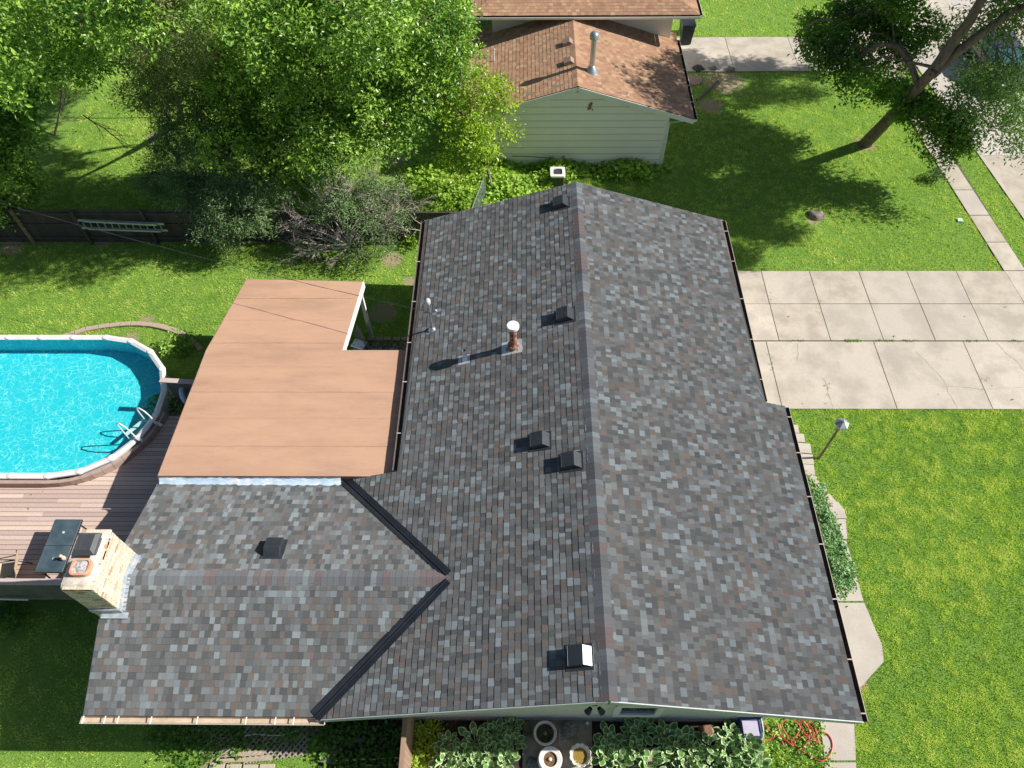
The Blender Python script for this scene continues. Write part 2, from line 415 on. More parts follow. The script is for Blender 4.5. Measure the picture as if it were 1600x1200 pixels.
shingles('wing_shingles', (0, YSR, ZSM+.006), (1, 0, 0), (0, -cs, -sn), WS/cs, lim_s(-1), SHM, house)
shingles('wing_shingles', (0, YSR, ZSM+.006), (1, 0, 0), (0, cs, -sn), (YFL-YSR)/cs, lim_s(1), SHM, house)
# roof boards (solid under the shingles) with their fascia
DECKM = mat('roof_edge', (.16, .12, .11), .8, (.10, .08, .075), 6)
TRIM = mat('grey_trim', (.50, .53, .55), .6, (.42, .45, .47), 5, fine=.04)
b = MB()
e = .004
def P3(x, y, f): return (x, y, f(x) if f is zmain else f(y))
xe = XR-WE; xg = XR+WG; xg0 = XR+WE
b.slab([P3(XR, YS, zmain), P3(xg, YS, zmain), P3(xg, YJ, zmain), P3(xg0, YJ, zmain), P3(xg0, YN, zmain), P3(XR, YN, zmain)], .14)
b.slab([P3(XR, YS, zmain), P3(XR, YN, zmain), P3(xe, YN, zmain), P3(xe, YFL, zmain), P3(XA-(YFL-YSR), YFL, zmain), (XA, YSR, ZSM), P3(XA-WS, YS+.05, zmain)], .14)
b.build('roof_deck', DECKM, house)
b = MB()
b.slab([(XA, YSR, ZSM), (XW, YSR, ZSM), P3(XW, YSR-WS, zwing), P3(XA-WS, YSR-WS, zwing)], .13)
b.slab([(XA, YSR, ZSM), P3(XA-(YFL-YSR), YFL, zwing), P3(XW, YFL, zwing), (XW, YSR, ZSM)], .13)
b.build('wing_roof_deck', DECKM, house)
# pale rake boards on the gable ends
b = MB()
for x0, x1 in ((XR, xg), (XR, XA-WS+.02)):
    b.bar((x0, YS-.012, zmain(x0)-.115), (x1, YS-.012, zmain(x1)-.115), .022, .20)
b.build('rake_board', TRIM, house); b = MB()
b.bar((XR, YN+.012, ZR-.115), (xe, YN+.012, zmain(xe)-.115), .022, .2); b.bar((XR, YN+.012, ZR-.115), (xg0, YN+.012, zmain(xg0)-.115), .022, .2)
b.build('rake_board', TRIM, house); b = MB()
b.bar((XW-.012, YSR, ZSM-.115), (XW-.012, YSR-WS, zwing(YSR-WS)-.115), .022, .2); b.bar((XW-.012, YSR, ZSM-.115), (XW-.012, YFL, zwing(YFL)-.115), .022, .2)
b.build('rake_board', TRIM, house)
# ridge caps
def caps(name, a, c, side1, side2, pal, step=.145, hw=.215):
    a = np.array(a, float); c = np.array(c, float); d = c-a; L = np.linalg.norm(d); d /= L
    co = []; fq = []; fc = []; s = 0
    s1 = np.array(side1, float); s2 = np.array(side2, float)
    ring = [s1*hw+np.array((0, 0, .006)), s1*hw*.42+np.array((0, 0, .020)), np.array((0, 0, .030)), s2*hw*.42+np.array((0, 0, .020)), s2*hw+np.array((0, 0, .006))]
    cc = pal[rng.integers(len(pal))]
    while s < L:
        s2_ = min(L, s+step); n = len(co)
        if rng.random() < .75: cc = pal[rng.integers(len(pal))]*rng.uniform(.92, 1.08)
        for q in ring: co.append(a+d*s+q+np.array((0, 0, .007)))
        for q in ring: co.append(a+d*s2_+q+np.array((0, 0, .003)))
        for q in ring: co.append(a+d*s+q-np.array((0, 0, .006)))
        for i in range(4):
            fq += [(n+i, n+i+1, n+5+i+1, n+5+i), (n+i+1, n+i, n+10+i, n+10+i+1)]; fc += [cc, cc*.8]
        # side edges
        fq += [(n, n+5, n+5, n+10), (n+4, n+9, n+9, n+14)][:0]
        s = s2_
    return npmesh(name, co, fq, SHM, house, fcol=fc)
CPAL = np.array([lin(c) for c in ((132, 132, 138), (140, 141, 147), (122, 120, 126), (134, 126, 130), (112, 110, 116), (150, 154, 160), (136, 118, 118), (128, 127, 133))])*.55
CPAL = CPAL*.85+CPAL.mean(0)*.15
CPAL = CPAL*np.array([1.13, 1.22, 1.20])
dW = (-cs, 0, -sn); dE = (cs, 0, -sn); dS = (0, -cs, -sn); dN = (0, cs, -sn)
caps('ridge_cap', (XR, YS-.01, ZR), (XR, YN+.01, ZR), dW, dE, CPAL)
caps('wing_ridge_cap', (XW-.01, YSR, ZSM), (XA+.12, YSR, ZSM), dS, dN, CPAL)
# metal valleys: two wings and a centre rib
VM = mat('valley_metal', (.022, .026, .034), .38, (.035, .04, .05), 3, metal=.3, spec=.6)
for sy in (-1, 1):
    foot_y = YSR-WS if sy < 0 else YFL-.02
    dy = abs(foot_y-YSR); a = Vector((XA-.05, YSR+sy*.05, ZSM-.016)); c = Vector((XA-dy, foot_y, ZSM-MS*dy))
    b = MB(); pm = Vector((cs, 0, sn)) ; pw_ = Vector((0, -sy*cs, sn))
    up = Vector((0, 0, .034))
    w1 = .15
    # wing on the main slope is kept on that slope, wing on the lower slope on the lower one
    def onmain(p): return Vector((p.x, p.y, zmain(p.x)))+up
    def onwing(p): return Vector((p.x, p.y, zwing(p.y)))+up
    perp = Vector((1, sy*1, 0)).normalized()      # away from the wing roof
    A1, C1 = onmain(a+perp*w1), onmain(c+perp*w1); A2, C2 = onwing(a-perp*w1), onwing(c-perp*w1)
    ar, cr = a+up, c+up
    g = .02
    arm, crm = onmain(a+perp*g), onmain(c+perp*g); arw, crw = onwing(a-perp*g), onwing(c-perp*g)
    rib = Vector((0, 0, .035))
    b.add([A1, C1, crm, arm, ar+rib, cr+rib, arw, crw, A2, C2], [(0, 1, 2, 3), (3, 2, 5, 4), (4, 5, 7, 6), (6, 7, 9, 8)])
    b.build('valley_flashing', VM, house, norm=False)
# gutters
def gutter(name, a, c, out, m, mlin, wd=.125, dp=.11, straps=None, parent=house, label=None, ms=None):
    a = Vector(a); c = Vector(c); o = Vector(out).normalized(); t = .006
    prof_o = [(0, 0), (0, -dp), (wd*.75, -dp), (wd, -dp*.35), (wd, 0), (wd+.012, .004)]
    b = MB(); n = len(prof_o); vs = []
    for p in (a, c):
        for q in prof_o: vs.append(p+o*q[0]+Vector((0, 0, q[1])))
    for p in (a, c):
        for i, q in enumerate(prof_o): vs.append(p+o*(q[0]+(t if i < 2 else -t if i < 5 else -2*t))+Vector((0, 0, q[1]+(t if q[1] < -.05 else t))))
    fs = [(i, i+1, n+i+1, n+i) for i in range(n-1)]
    b.add(vs, []); b.cur = 0
    for f in fs: b.f.append(list(f)); b.mi.append(0)
    for f in fs: b.f.append([x+2*n for x in reversed(f)]); b.mi.append(1)
    b.f.append([n-1, 2*n-1, 4*n-1, 3*n-1]); b.mi.append(0)
    for k in (0, n): b.f.append([k+i for i in range(n-1)]); b.mi.append(0)
    g = b.build(name, [m, mlin], parent, norm=False)
    L = (c-a).length; d = (c-a)/L
    for s in (straps or []):
        q = MB(); p = a+d*s*L
        q.bar(p+Vector((0, 0, .014)), p+o*(wd+.01)+Vector((0, 0, .010)), .028, .006); q.build('gutter_strap', ms or m, g)
    return g
GTAN = mat('gutter_tan', (.50, .42, .36), .55, (.36, .29, .24), 4, fine=.05)
GDARK = mat('gutter_dark_inside', (.055, .042, .036), .85, (.10, .075, .055), 5)  # dark brown for the inside of the gutters
GPINK = mat('gutter_white', (.62, .56, .55), .5, (.5, .42, .40), 3)
GBEIGE = mat('gutter_cream', (.60, .50, .38), .7, (.48, .38, .27), 5, fine=.08, fscale=30)
WHITE = mat('white_paint', (.80, .79, .77), .45, (.70, .69, .67), 3, fine=.03)
gutter('gutter', (xg0+.004, YJ+.06, zmain(xg0)-.03), (xg0+.004, YN, zmain(xg0)-.03), (1, 0, 0), GTAN, GDARK, straps=[.1, .3, .52, .74, .93])
gutter('gutter', (xg+.004, YS, zmain(xg)-.03), (xg+.004, YJ-.02, zmain(xg)-.03), (1, 0, 0), GTAN, GDARK, straps=[.02, .16, .33, .5, .66, .82, .96])
gutter('gutter', (xe-.004, YFL+.05, zmain(xe)-.03), (xe-.004, YN, zmain(xe)-.03), (-1, 0, 0), GPINK, GDARK, straps=[.12, .3, .45, .62, .8])
ysg = YSR-WS
gutter('gutter', (XW-.05, ysg-.004, zwing(ysg)-.03), (XA-WS+.20, ysg-.004, zwing(ysg)-.03), (0, -1, 0), GPINK, GBEIGE, wd=.15, straps=[.01, .10, .155, .29, .48, .68, .80, .875], ms=WHITE)
# walls
SID = mat('grey_green_siding', (.60, .62, .54), .65, (.56, .58, .50), 4, fine=.03)
def siding(b, x0, x1, y, z0, ztop, out=-1, e=.11, lap=.014):
    """lapped boards on a wall that faces -y; ztop(x) is the roof line"""
    n = int(8/e); z = z0
    while z < 6:
        if z > max(ztop(x0), ztop(x1), ztop(min(max(XR, x0), x1))): break
        za, zb = z, z+e
        # clip the course under a gable line
        xs = np.linspace(x0, x1, 60); ok = [x for x in xs if ztop(x) > za+.01]
        if not ok: break
        a, c = min(ok), max(ok)
        b.add([(a, y+out*lap, za), (c, y+out*lap, za), (c, y+out*.002, min(zb, 9)), (a, y+out*.002, min(zb, 9)), (a, y, za), (c, y, za)], [(0, 1, 2, 3), (0, 4, 5, 1)])
        z = zb
YW0, YW1, XW0, XW1 = 3.84, YN-.45, -2.9, 6.02
b = MB()
gz = lambda x: zmain(x)-.16
b.add([(XW0-1.6, YW0, 0), (XW1, YW0, 0), (XW1, YW0, gz(XW1)), (XR, YW0, gz(XR)), (XW0-1.6, YW0, gz(XW0-1.6))], [(0, 1, 2, 3, 4)])
b.add([(XW0, YW1, 0), (XW1, YW1, 0), (XW1, YW1, gz(XW1)), (XR, YW1, gz(XR)), (XW0, YW1, gz(XW0))], [(4, 3, 2, 1, 0)])
b.add([(XW1, YW0, 0), (XW1, YW1, 0), (XW1, YW1, gz(XW1)), (XW1, YW0, gz(XW1))], [(0, 1, 2, 3)])
b.add([(XW0, YW0+3, 0), (XW0, YW1, 0), (XW0, YW1, gz(XW0)), (XW0, YW0+3, gz(XW0))], [(3, 2, 1, 0)])
siding(b, XW0-1.6, XW1, YW0, .15, gz)
b.build('wall', SID, house, norm=False)
b = MB(); b.box(((XW1+XW0-1.6)/2, YW0-.03, .08), (XW1-XW0+1.6, .05, .16)); b.build('foundation', mat('foundation', (.35, .34, .32), .9, (.25, .24, .22), 5), house)
# soffit under the south rake and the eaves
b = MB()
for x0, x1 in ((XR, xg-.03), (XR, XA-WS+.1)):
    b.add([(x0, YS+.01, zmain(x0)-.155), (x1, YS+.01, zmain(x1)-.155), (x1, YW0, zmain(x1)-.155), (x0, YW0, zmain(x0)-.155)], [(0, 1, 2, 3)])
b.build('soffit', TRIM, house, norm=False)
# south-east corner board and wing walls
b = MB(); b.box((XW1-.04, YW0-.02, gz(XW1)/2), (.11, .05, gz(XW1))); b.box((XW1+.012, YW0+.04, gz(XW1)/2), (.03, .11, gz(XW1))); b.build('corner_board', WHITE, house)
b = MB(); wz = zwing(YSR-WS+.5)-.14; XWW = XW+.35
b.add([(XWW, YW0, 0), (XA-WS+.3, YW0, 0), (XA-WS+.3, YW0, wz), (XWW, YW0, wz)], [(0, 1, 2, 3)])
b.add([(XWW, YW0, 0), (XWW, YFL, 0), (XWW, YFL, zwing(YFL)-.14), (XWW, YSR, ZSM-.14), (XWW, YW0, wz)], [(0, 1, 2, 3, 4)])
siding(b, XWW, XA-WS+.3, YW0, .15, lambda x: wz)
b.build('wing_wall', SID, house, norm=False)
# south gable window and lamp
w0, w1 = GY(985, 1095, YW0), GY(1032, 1111, YW0)
wx0, wx1 = GY(966, 1096, YW0).x, GY(1036, 1104, YW0).x
win = MB()
zt, zb_ = GY(1000, 1099.5, YW0).z, GY(1000, 1114, YW0).z
for q in (((wx0+wx1)/2, zt, wx1-wx0, .18), ((wx0+wx1)/2, zb_, wx1-wx0, .22)): win.box((q[0], YW0-.03, q[1]), (q[2], .09, q[3]))
for x in (wx0+.05, wx1-.05): win.box((x, YW0-.032, (zt+zb_)/2), (.16, .07, zt-zb_-.09))
wo = win.build('window', WHITE, house)
pn = MB(); pn.box(((wx0+wx1)/2, YW0-.022, (zt+zb_)/2), (wx1-wx0-.26, .012, zt-zb_-.11)); pn.build('pane', mat('window_glass', (.02, .035, .06), .08, (.03, .05, .08), 1, spec=.9), wo)
lp = GY(929, 1097, YW0); lm = MB(); BLK = mat('black_metal', (.015, .015, .017), .4, (.03, .03, .032), 10, spec=.5)
zl = min(lp.z, gz(lp.x)-.1)
for dx in (-.16, .16):
    lm.lathe((0, 0, 0), [(.001, .0), (.05, .0), (.085, .15), (.08, .155)], 14, M=Matrix.Translation((lp.x+dx*.6, YW0-.13, zl)) @ Matrix.Rotation(math.radians(35 if dx < 0 else -35), 4, 'Y') @ Matrix.Rotation(math.radians(150), 4, 'X'))
lm.box((lp.x, YW0-.04, zl), (.14, .07, .14)); lm.build('flood_light', BLK, house)
# flat roofed porch at the back
ZF = 2.64
fsw, fk, fnw, fne, fno = (G(*q, ZF) for q in ((247, 741), (322, 547), (385, 436), (567, 440), (535, 547)))
FM = bpy.data.materials.new('roll_roofing'); 
FM = mat('roll_roofing', (.53, .325, .222), .95, (.46, .28, .19), .9, 8, .42, .66, .006, 4, fine=.07, fscale=220, spec=.12, stretch=(.45, 1.6, 1))
_n = FM.node_tree.nodes; _l = FM.node_tree.links; _b = _n['Principled BSDF']; _src = _b.inputs['Base Color'].links[0].from_socket
def _stain(scale, st, lo, hi, amt, colr):
    global _src
    tc_ = _n.new('ShaderNodeTexCoord'); mp_ = _n.new('ShaderNodeMapping'); mp_.inputs['Scale'].default_value = st; mp_.inputs['Location'].default_value = (3.1, 1.7, 0); _l.new(tc_.outputs['Object'], mp_.inputs[0])
    t_ = _n.new('ShaderNodeTexNoise'); t_.inputs['Scale'].default_value = scale; t_.inputs['Detail'].default_value = 7; t_.inputs['Roughness'].default_value = .65; _l.new(mp_.outputs[0], t_.inputs['Vector'])
    r_ = _n.new('ShaderNodeMapRange'); r_.inputs[1].default_value = lo; r_.inputs[2].default_value = hi; r_.inputs[4].default_value = amt; _l.new(t_.outputs[0], r_.inputs[0])
    m_ = _n.new('ShaderNodeMix'); m_.data_type = 'RGBA'; _l.new(r_.outputs[0], m_.inputs[0]); _l.new(_src, m_.inputs[6]); m_.inputs[7].default_value = (*colr, 1); _src = m_.outputs[2]
_stain(1.0, (.28, 1.5, 1), .50, .74, .55, (.29, .19, .135)); _stain(5.0, (.5, 2.2, 1), .56, .72, .25, (.29, .19, .13)); _l.new(_src, _b.inputs['Base Color'])
b = MB(); xfe = XW0-.02; xslp = XR-(ZR-ZF)/MS
xcut = XR-(ZR-ZF)/MS+.02
poly = [(fsw.x, YFL-.02), (-3.02, YFL-.02), (-3.02, fno.y), (fno.x, fno.y), (fne.x, fne.y), (fnw.x, fnw.y), (fk.x, fk.y)]
poly_flat = poly; b.prism(poly, ZF-.20, ZF); b.build('flat_roof', [FM], house)
# seams of the rolled felt: overlapping strips a few mm thick
b = MB(); ysm = YFL+.9; i = 0
while ysm < fnw.y-.2:
    tt = np.interp(ysm, [YFL, fk.y, fnw.y], [fsw.x, fk.x, fnw.x]); te = -3.02 if ysm+.9 < fno.y else np.interp(ysm, [fno.y, fne.y], [fno.x, fne.x])-.02
    tt2 = np.interp(ysm+.9, [YFL, fk.y, fnw.y], [fsw.x, fk.x, fnw.x]); te2 = te if te == -3.02 else np.interp(ysm+.9, [fno.y, fne.y], [fno.x, fne.x])-.02
    if i % 2 == 0 and ysm+.9 < fnw.y:
        n_ = 26; xs = np.linspace(0, 1, n_)
        b.add([(tt+.02+(te-tt-.02)*s, ysm+rng.uniform(-.010, .010), ZF+.006) for s in xs]+[(tt2+.02+(te2-tt2-.02)*s, ysm+.9+rng.uniform(-.010, .010), ZF+.006) for s in xs],
              [(k, k+1, n_+k+1, n_+k) for k in range(n_-1)]+[(k+1, k, 2*n_+k, 2*n_+k+1) for k in range(n_-1)])
        b.v += [(x, y, ZF) for x, y, _ in b.v[-2*n_:-n_]]
    sm = MB(); xs2 = np.linspace(tt+.03, te-.03, 60); wv = [YY+rng.uniform(-.004, .004) for YY in [ysm]*60]; hw_ = [abs(rng.normal(.003, .003))+.001 for _ in xs2]
    sm.add([(x, y_-h_, ZF+.0085) for x, y_, h_ in zip(xs2, wv, hw_)]+[(x, y_+h_, ZF+.0085) for x, y_, h_ in zip(xs2, wv, hw_)], [(k, k+1, 61+k, 60+k) for k in range(59)])
    sm.build('seam', mat('seam_tar', (.39, .235, .16), .9, (.50, .31, .21), 2.5, 6, .40, .62, stretch=(1, 4, 1)), house, norm=False)
    i += 1; ysm += .9
b.build('felt_strip', FM, house, norm=False)
FASW = mat('white_fascia', (.86, .86, .87), .5, (.78, .78, .8), 2)
FASB = mat('torn_blue_wrap', (.62, .80, .95), .45, (.92, .94, .96), 2.3, 5, .52, .60, .01, 5, stretch=(1, 1, 3))
b = MB(); b.bar((fno.x, fno.y, ZF-.13), (fne.x+.01, fne.y, ZF-.13), .05, .25); b.build('fascia', FASW, house)
b = MB()
for q0, q1 in ((fne, fnw), (fnw, fk), (fk, fsw)): b.bar((q0.x, q0.y, ZF-.13), (q1.x, q1.y, ZF-.13), .03, .24)
b.build('brown_fascia', DECKM, house)
b = MB(); n_ = 60; x0, x1 = fsw.x+.02, XA-(YFL-YSR)-.05; vs = []
for i in range(n_):
    x = x0+(x1-x0)*i/(n_-1); vs += [(x, YFL-.045-rng.uniform(0, .018), ZF-.015), (x, YFL-.10-rng.uniform(0, .03), ZF-.11), (x, YFL-.17-rng.uniform(0, .05), zwing(YFL-.2)+.015)]
b.add(vs, [(3*i+j, 3*i+j+1, 3*i+3+j+1, 3*i+3+j) for i in range(n_-1) for j in (0, 1)])
b.build('fascia_wrap', FASB, house, norm=False, smooth=True)
b = MB(); b.tube([(x0+(x1-x0)*i/40, YFL-.05+rng.uniform(-.01, .01), ZF+.004+rng.uniform(0, .01)) for i in range(41)], .012, 5)
b.build('roof_edge_strip', DECKM, house)
# room walls below the flat roof and an open corner
PW_ = mat('porch_wall', (.45, .42, .38), .7, (.38, .35, .31), 3)
b = MB(); b.prism([(fsw.x+.35, YFL+.02), (-3.1, YFL+.02), (-3.1, fno.y-.3), (fk.x+.35, fno.y-.3)], 0, ZF-.21); b.build('porch_wall', PW_, house)
b = MB()
for p in ((fnw.x+.15, fnw.y-.15), (fne.x-.12, fne.y-.2)): b = MB(); b.box((p[0], p[1], (ZF-.2)/2), (.12, .12, ZF-.2)); b.build('porch_post', WHITE, house)
# light mesh of small holes is not needed; a short screen stands at the open corner
b = MB(); b.box((fno.x-.75, fno.y+.9, 1.0), (.06, 1.5, 2.0)); b.build('porch_screen', mat('cream_panel', (.6, .58, .52), .6, (.5, .48, .43), 2), house)

# ------------------------------------------------------------------ things on the roof
def on_w(u, v):
    d = ray(u, v); t = (ZR-MS*XR-H)/(d[2]-MS*d[0]); return Vector((d[0]*t, d[1]*t, H+d[2]*t))
def on_wing(u, v, sgn):
    d = ray(u, v); k = MS*sgn           # z = ZSM - k*(y-YSR)
    t = (ZSM+k*YSR-H)/(d[2]+k*d[1]); return Vector((d[0]*t, d[1]*t, H+d[2]*t))
VENT = mat('vent_black', (.028, .033, .040), .38, (.04, .045, .052), 6, spec=.6)
def roof_vent(p, M, top, label, shiny=False):
    """slant-back box vent: flange, hood; local x = up-slope"""
    T = Matrix.Translation(p) @ M
    b = MB(); h = .21; L, Wd = .46, .40
    b.box((-.03, 0, .020), (.60, .54, .012), M=T)
    vs = [(-L/2, -Wd/2, .01), (L/2, -Wd/2, .01), (L/2, Wd/2, .01), (-L/2, Wd/2, .01),
          (-L/2-.01, -Wd/2, h*.86), (L/2-.15, -Wd/2, h), (L/2-.15, Wd/2, h), (-L/2-.01, Wd/2, h*.86)]
    b.add([T @ Vector(q) for q in vs], ((0,3,2,1),(4,5,6,7),(0,1,5,4),(1,2,6,5),(2,3,7,6),(3,0,4,7)))
    b.box((-L/2-.015, 0, h*.86-.02), (.012, Wd+.012, .05), M=T)
    o = b.build('roof_vent', top, house, bevel=.004)
    o['label'] = label; return o
thW = math.atan(MS)
MW = Matrix.Rotation(-thW, 4, 'Y')          # west slope: local x points up towards the ridge (east)
for (u, v, lb, ml) in ((878, 319, 'black box vent nearest the far end of the ridge', VENT), (885, 494, 'black box vent below the ridge opposite the rusty flue', VENT),
                    (846, 690, 'black box vent lower down the slope, left of its neighbour', VENT), (895, 722, 'black box vent right beside the ridge, mid roof', VENT),
                    (908, 1027, 'box vent with a shiny metal face, nearest the front gable', VENT)):
    roof_vent(on_w(u, v), MW, ml, lb)
    if 'shiny' in lb:
        p = on_w(u, v); T = Matrix.Translation(p) @ MW; b = MB()
        b.add([T @ Vector(q) for q in ((.184, -.172, .014), (.184, .172, .014), (.054, .172, .2), (.054, -.172, .2))], [(0, 1, 2, 3)])
        b.slab([T @ Vector(q) for q in ((.238, -.198, .02), (.238, .198, .02), (.086, .198, .214), (.086, -.198, .214))], .001, (-.5, 0, -.5))
        b.v = b.v[4:]; b.f = [[i-4 for i in f] for f in b.f[1:]]; b.mi = b.mi[1:]
        b.build('vent_face', mat('bright_metal', (.62, .64, .66), .45, (.38, .41, .44), 7, metal=.4), house)
roof_vent(on_wing(428, 860, 1), Matrix.Rotation(math.radians(-90), 4, 'Z') @ Matrix.Rotation(-thW, 4, 'Y'), VENT, 'small black vent on the wing roof')
# rusty flue with white cap
GALV = mat('galvanised', (.48, .52, .56), .35, (.34, .37, .41), 9, metal=.7, spec=.6)
RUST = mat('rust', (.22, .075, .035), .8, (.42, .30, .24), 9, 6, .48, .62)
p = on_w(802, 543)
b = MB(); b.box((-.03, 0, .012), (.62, .46, .01), M=Matrix.Translation(p) @ MW); fl = b.build('flue_flashing', mat('bright_flashing', (.68, .72, .76), .4, (.5, .56, .62), 8, metal=.3), house)
b = MB(); b.lathe(p, [(.155, -.05), (.15, .04), (.125, .16), (.10, .24), (.10, .86)], 20); b.lathe(p, [(.16, .10), (.165, .12), (.15, .15)], 20)
fp = b.build('flue_pipe', RUST, house, smooth=True)
b = MB(); b.lathe(p, [(.105, .84), (.165, .87), (.17, .95), (.165, .965), (.001, .975)], 20); b.build('flue_cap', WHITE, fp, smooth=True)
# plumbing vent
p = on_w(727, 562)
b = MB(); b.box((-.03, 0, .012), (.34, .32, .01), M=Matrix.Translation(p) @ MW); b.lathe(p, [(.10, 0), (.075, .06), (.06, .12)], 16)
b.build('pipe_flashing', MATS['bright_flashing'], house)
b = MB(); n = 16; b.lathe(p, [(.07, 0), (.065, .44), (.05, .44), (.045, .1), (.001, .1)], n); b.build('vent_pipe', WHITE, house, smooth=True)
# service mast with weatherhead
p = on_w(676, 515); mtop = p+Vector((-.02, .0, 1.22))
b = MB(); b.tube([p, mtop], .030, 10); b.lathe(p, [(.14, -.03), (.11, .04), (.05, .10)], 14); ms = b.build('service_mast', GALV, house, smooth=True)
b = MB(); b.lathe(mtop, [(.05, -.10), (.075, -.05), (.085, .05), (.06, .11), (.01, .14)], 14, sx=1.0, sy=1.1); b.build('weatherhead', mat('light_grey_metal', (.55, .57, .6), .5, (.45, .47, .5), 5), ms, smooth=True)
mid = p+Vector((-.01, 0, .78))
b = MB(); b.tube([mid+Vector((-.22, .02, .06)), mid+Vector((-.08, 0, -.03)), mid+Vector((.03, 0, -.04)), mid+Vector((.16, -.03, .05)), mid+Vector((.2, -.03, .12))], .012, 6)
b.tube([mid+Vector((.2, -.03, .08)), mid+Vector((.2, -.03, .14))], .03, 8); b.build('insulator_arm', MATS['light_grey_metal'], ms)
b = MB()
for s in (-1, 1):
    b.tube([mtop+Vector((s*.05, 0, .0)), mtop+Vector((s*.16, .02, -.12)), mtop+Vector((s*.19, .02, -.32)), mtop+Vector((s*.1-.03, .02, -.5)), mid+Vector((-.12, 0, .02))], .008, 5)
b.build('drip_loop', BLK, ms)
wire_end = mid+Vector((-.2, .02, .05))
# ------------------------------------------------------------------ brick chimney on the wing's west gable
def vline(u, v, X=None, Y=None):
    d = ray(u, v); t = (X/d[0]) if X is not None else (Y/d[1]); return H+d[2]*t
se = on_wing(188, 955, -1)
CHX1, CHY0 = se.x+.03, se.y
ztop = vline(144, 919, Y=CHY0)
cx0, cy1 = G(92, 917, ztop).x, G(180, 829, ztop).y
BRICK = bpy.data.materials.new('pale_brick'); BRICK.use_nodes = True
Nn = BRICK.node_tree.nodes; Ln = BRICK.node_tree.links; bs = Nn['Principled BSDF']; bs.inputs['Roughness'].default_value = .9
att = Nn.new('ShaderNodeAttribute'); att.attribute_name = 'col'; nz = Nn.new('ShaderNodeTexNoise'); nz.inputs['Scale'].default_value = 30; tcc = Nn.new('ShaderNodeTexCoord'); Ln.new(tcc.outputs['Object'], nz.inputs['Vector'])
rr = Nn.new('ShaderNodeMapRange'); rr.inputs[1].default_value = .3; rr.inputs[2].default_value = .7; rr.inputs[3].default_value = .8; rr.inputs[4].default_value = 1.15; Ln.new(nz.outputs[0], rr.inputs[0])
vm = Nn.new('ShaderNodeVectorMath'); vm.operation = 'SCALE'; Ln.new(att.outputs['Color'], vm.inputs[0]); Ln.new(rr.outputs[0], vm.inputs['Scale']); Ln.new(vm.outputs[0], bs.inputs['Base Color'])
MORT = mat('mortar', (.66, .60, .50), .95, (.42, .37, .30), 12, fine=.1)
b = MB(); b.box(((cx0+CHX1)/2, (CHY0+cy1)/2, (ztop-.04)/2), (CHX1-cx0-.03, cy1-CHY0-.03, ztop-.04)); b.build('chimney_core', MORT, house)
co = []; fq = []; fc = []
BP = [(.62, .42, .27), (.70, .56, .40), (.74, .64, .50), (.66, .48, .34), (.50, .28, .17), (.70, .58, .45), (.42, .22, .14), (.55, .46, .38)]
def brick(c, d):
    n = len(co); hx, hy, hz = d[0]/2, d[1]/2, d[2]/2
    for q in ((-hx,-hy,-hz),(hx,-hy,-hz),(hx,hy,-hz),(-hx,hy,-hz),(-hx,-hy,hz),(hx,-hy,hz),(hx,hy,hz),(-hx,hy,hz)): co.append((c[0]+q[0], c[1]+q[1], c[2]+q[2]))
    for f in ((0,3,2,1),(4,5,6,7),(0,1,5,4),(1,2,6,5),(2,3,7,6),(3,0,4,7)): fq.append([n+i for i in f])
    k = BP[rng.choice(8, p=[.12,.22,.24,.10,.05,.17,.03,.07])]; j = rng.uniform(.85, 1.12); k = [k[0]*.78+.16, k[1]*.78+.15, k[2]*.78+.13]; fc.extend([[x*j for x in k]]*6)
zc = .3; row = 0
while zc < ztop-.09:
    for side in range(4):
        if side % 2 == 0: a0, a1 = cx0, CHX1
        else: a0, a1 = CHY0, cy1
        s = a0+(-.1 if row % 2 else 0)
        while s < a1:
            e0, e1 = max(s, a0), min(s+.19, a1); s += .20
            if e1-e0 < .02 or rng.random() < .015: continue
            jt = rng.uniform(-.006, .006); m_ = (e0+e1)/2
            if side == 0: brick((m_, CHY0+.04-jt, zc), (e1-e0, .09, .056))
            elif side == 2: brick((m_, cy1-.04+jt, zc), (e1-e0, .09, .056))
            elif side == 1: brick((CHX1-.04+jt, m_, zc), (.09, e1-e0, .056))
            else: brick((cx0+.04-jt, m_, zc), (.09, e1-e0, .056))
    zc += .067; row += 1
# ragged, weathered top courses
for k in range(46):
    side = rng.integers(0, 3); s = rng.uniform(0, 1); m_ = rng.uniform(.05, .19)
    if side == 0: brick((cx0+(CHX1-cx0)*s, CHY0+.03, ztop-.04), (m_, .12, rng.uniform(.03, .06)))
    elif side == 1: brick((CHX1-.03, CHY0+(cy1-CHY0)*s, ztop-.04), (.13, m_, rng.uniform(.03, .07)))
    else: brick((cx0+(CHX1-cx0)*s, cy1-.03, ztop-.04), (m_, .12, rng.uniform(.03, .07)))
chim = npmesh('chimney', co, fq, BRICK, house, fcol=fc); chim['label'] = 'pale weathered brick chimney at the end of the wing roof'
cr = MB(); n1, n2 = 14, 18; vs = []
for i in range(n1+1):
    for j in range(n2+1):
        x = cx0-.01+(CHX1-cx0)*i/n1; y = CHY0+.0+(cy1-CHY0)*j/n2
        ed = min(i, n1-i, j, n2-j); z = ztop+.012+min(ed, 3)*.012+rng.uniform(-.004, .004)
        if ed == 0: x += rng.uniform(-.05, .02)*(1 if i else -1); y += rng.uniform(-.03, .03); z = ztop-.05
        vs.append((x, y, z))
cr.add(vs, [(i*(n2+1)+j, (i+1)*(n2+1)+j, (i+1)*(n2+1)+j+1, i*(n2+1)+j+1) for i in range(n1) for j in range(n2)])
cr.build('chimney_crown', mat('crown_mortar', (.66, .60, .52), .95, (.50, .45, .38), 4, 6, .42, .6, .006, 25, fine=.08), chim, smooth=True, norm=False)
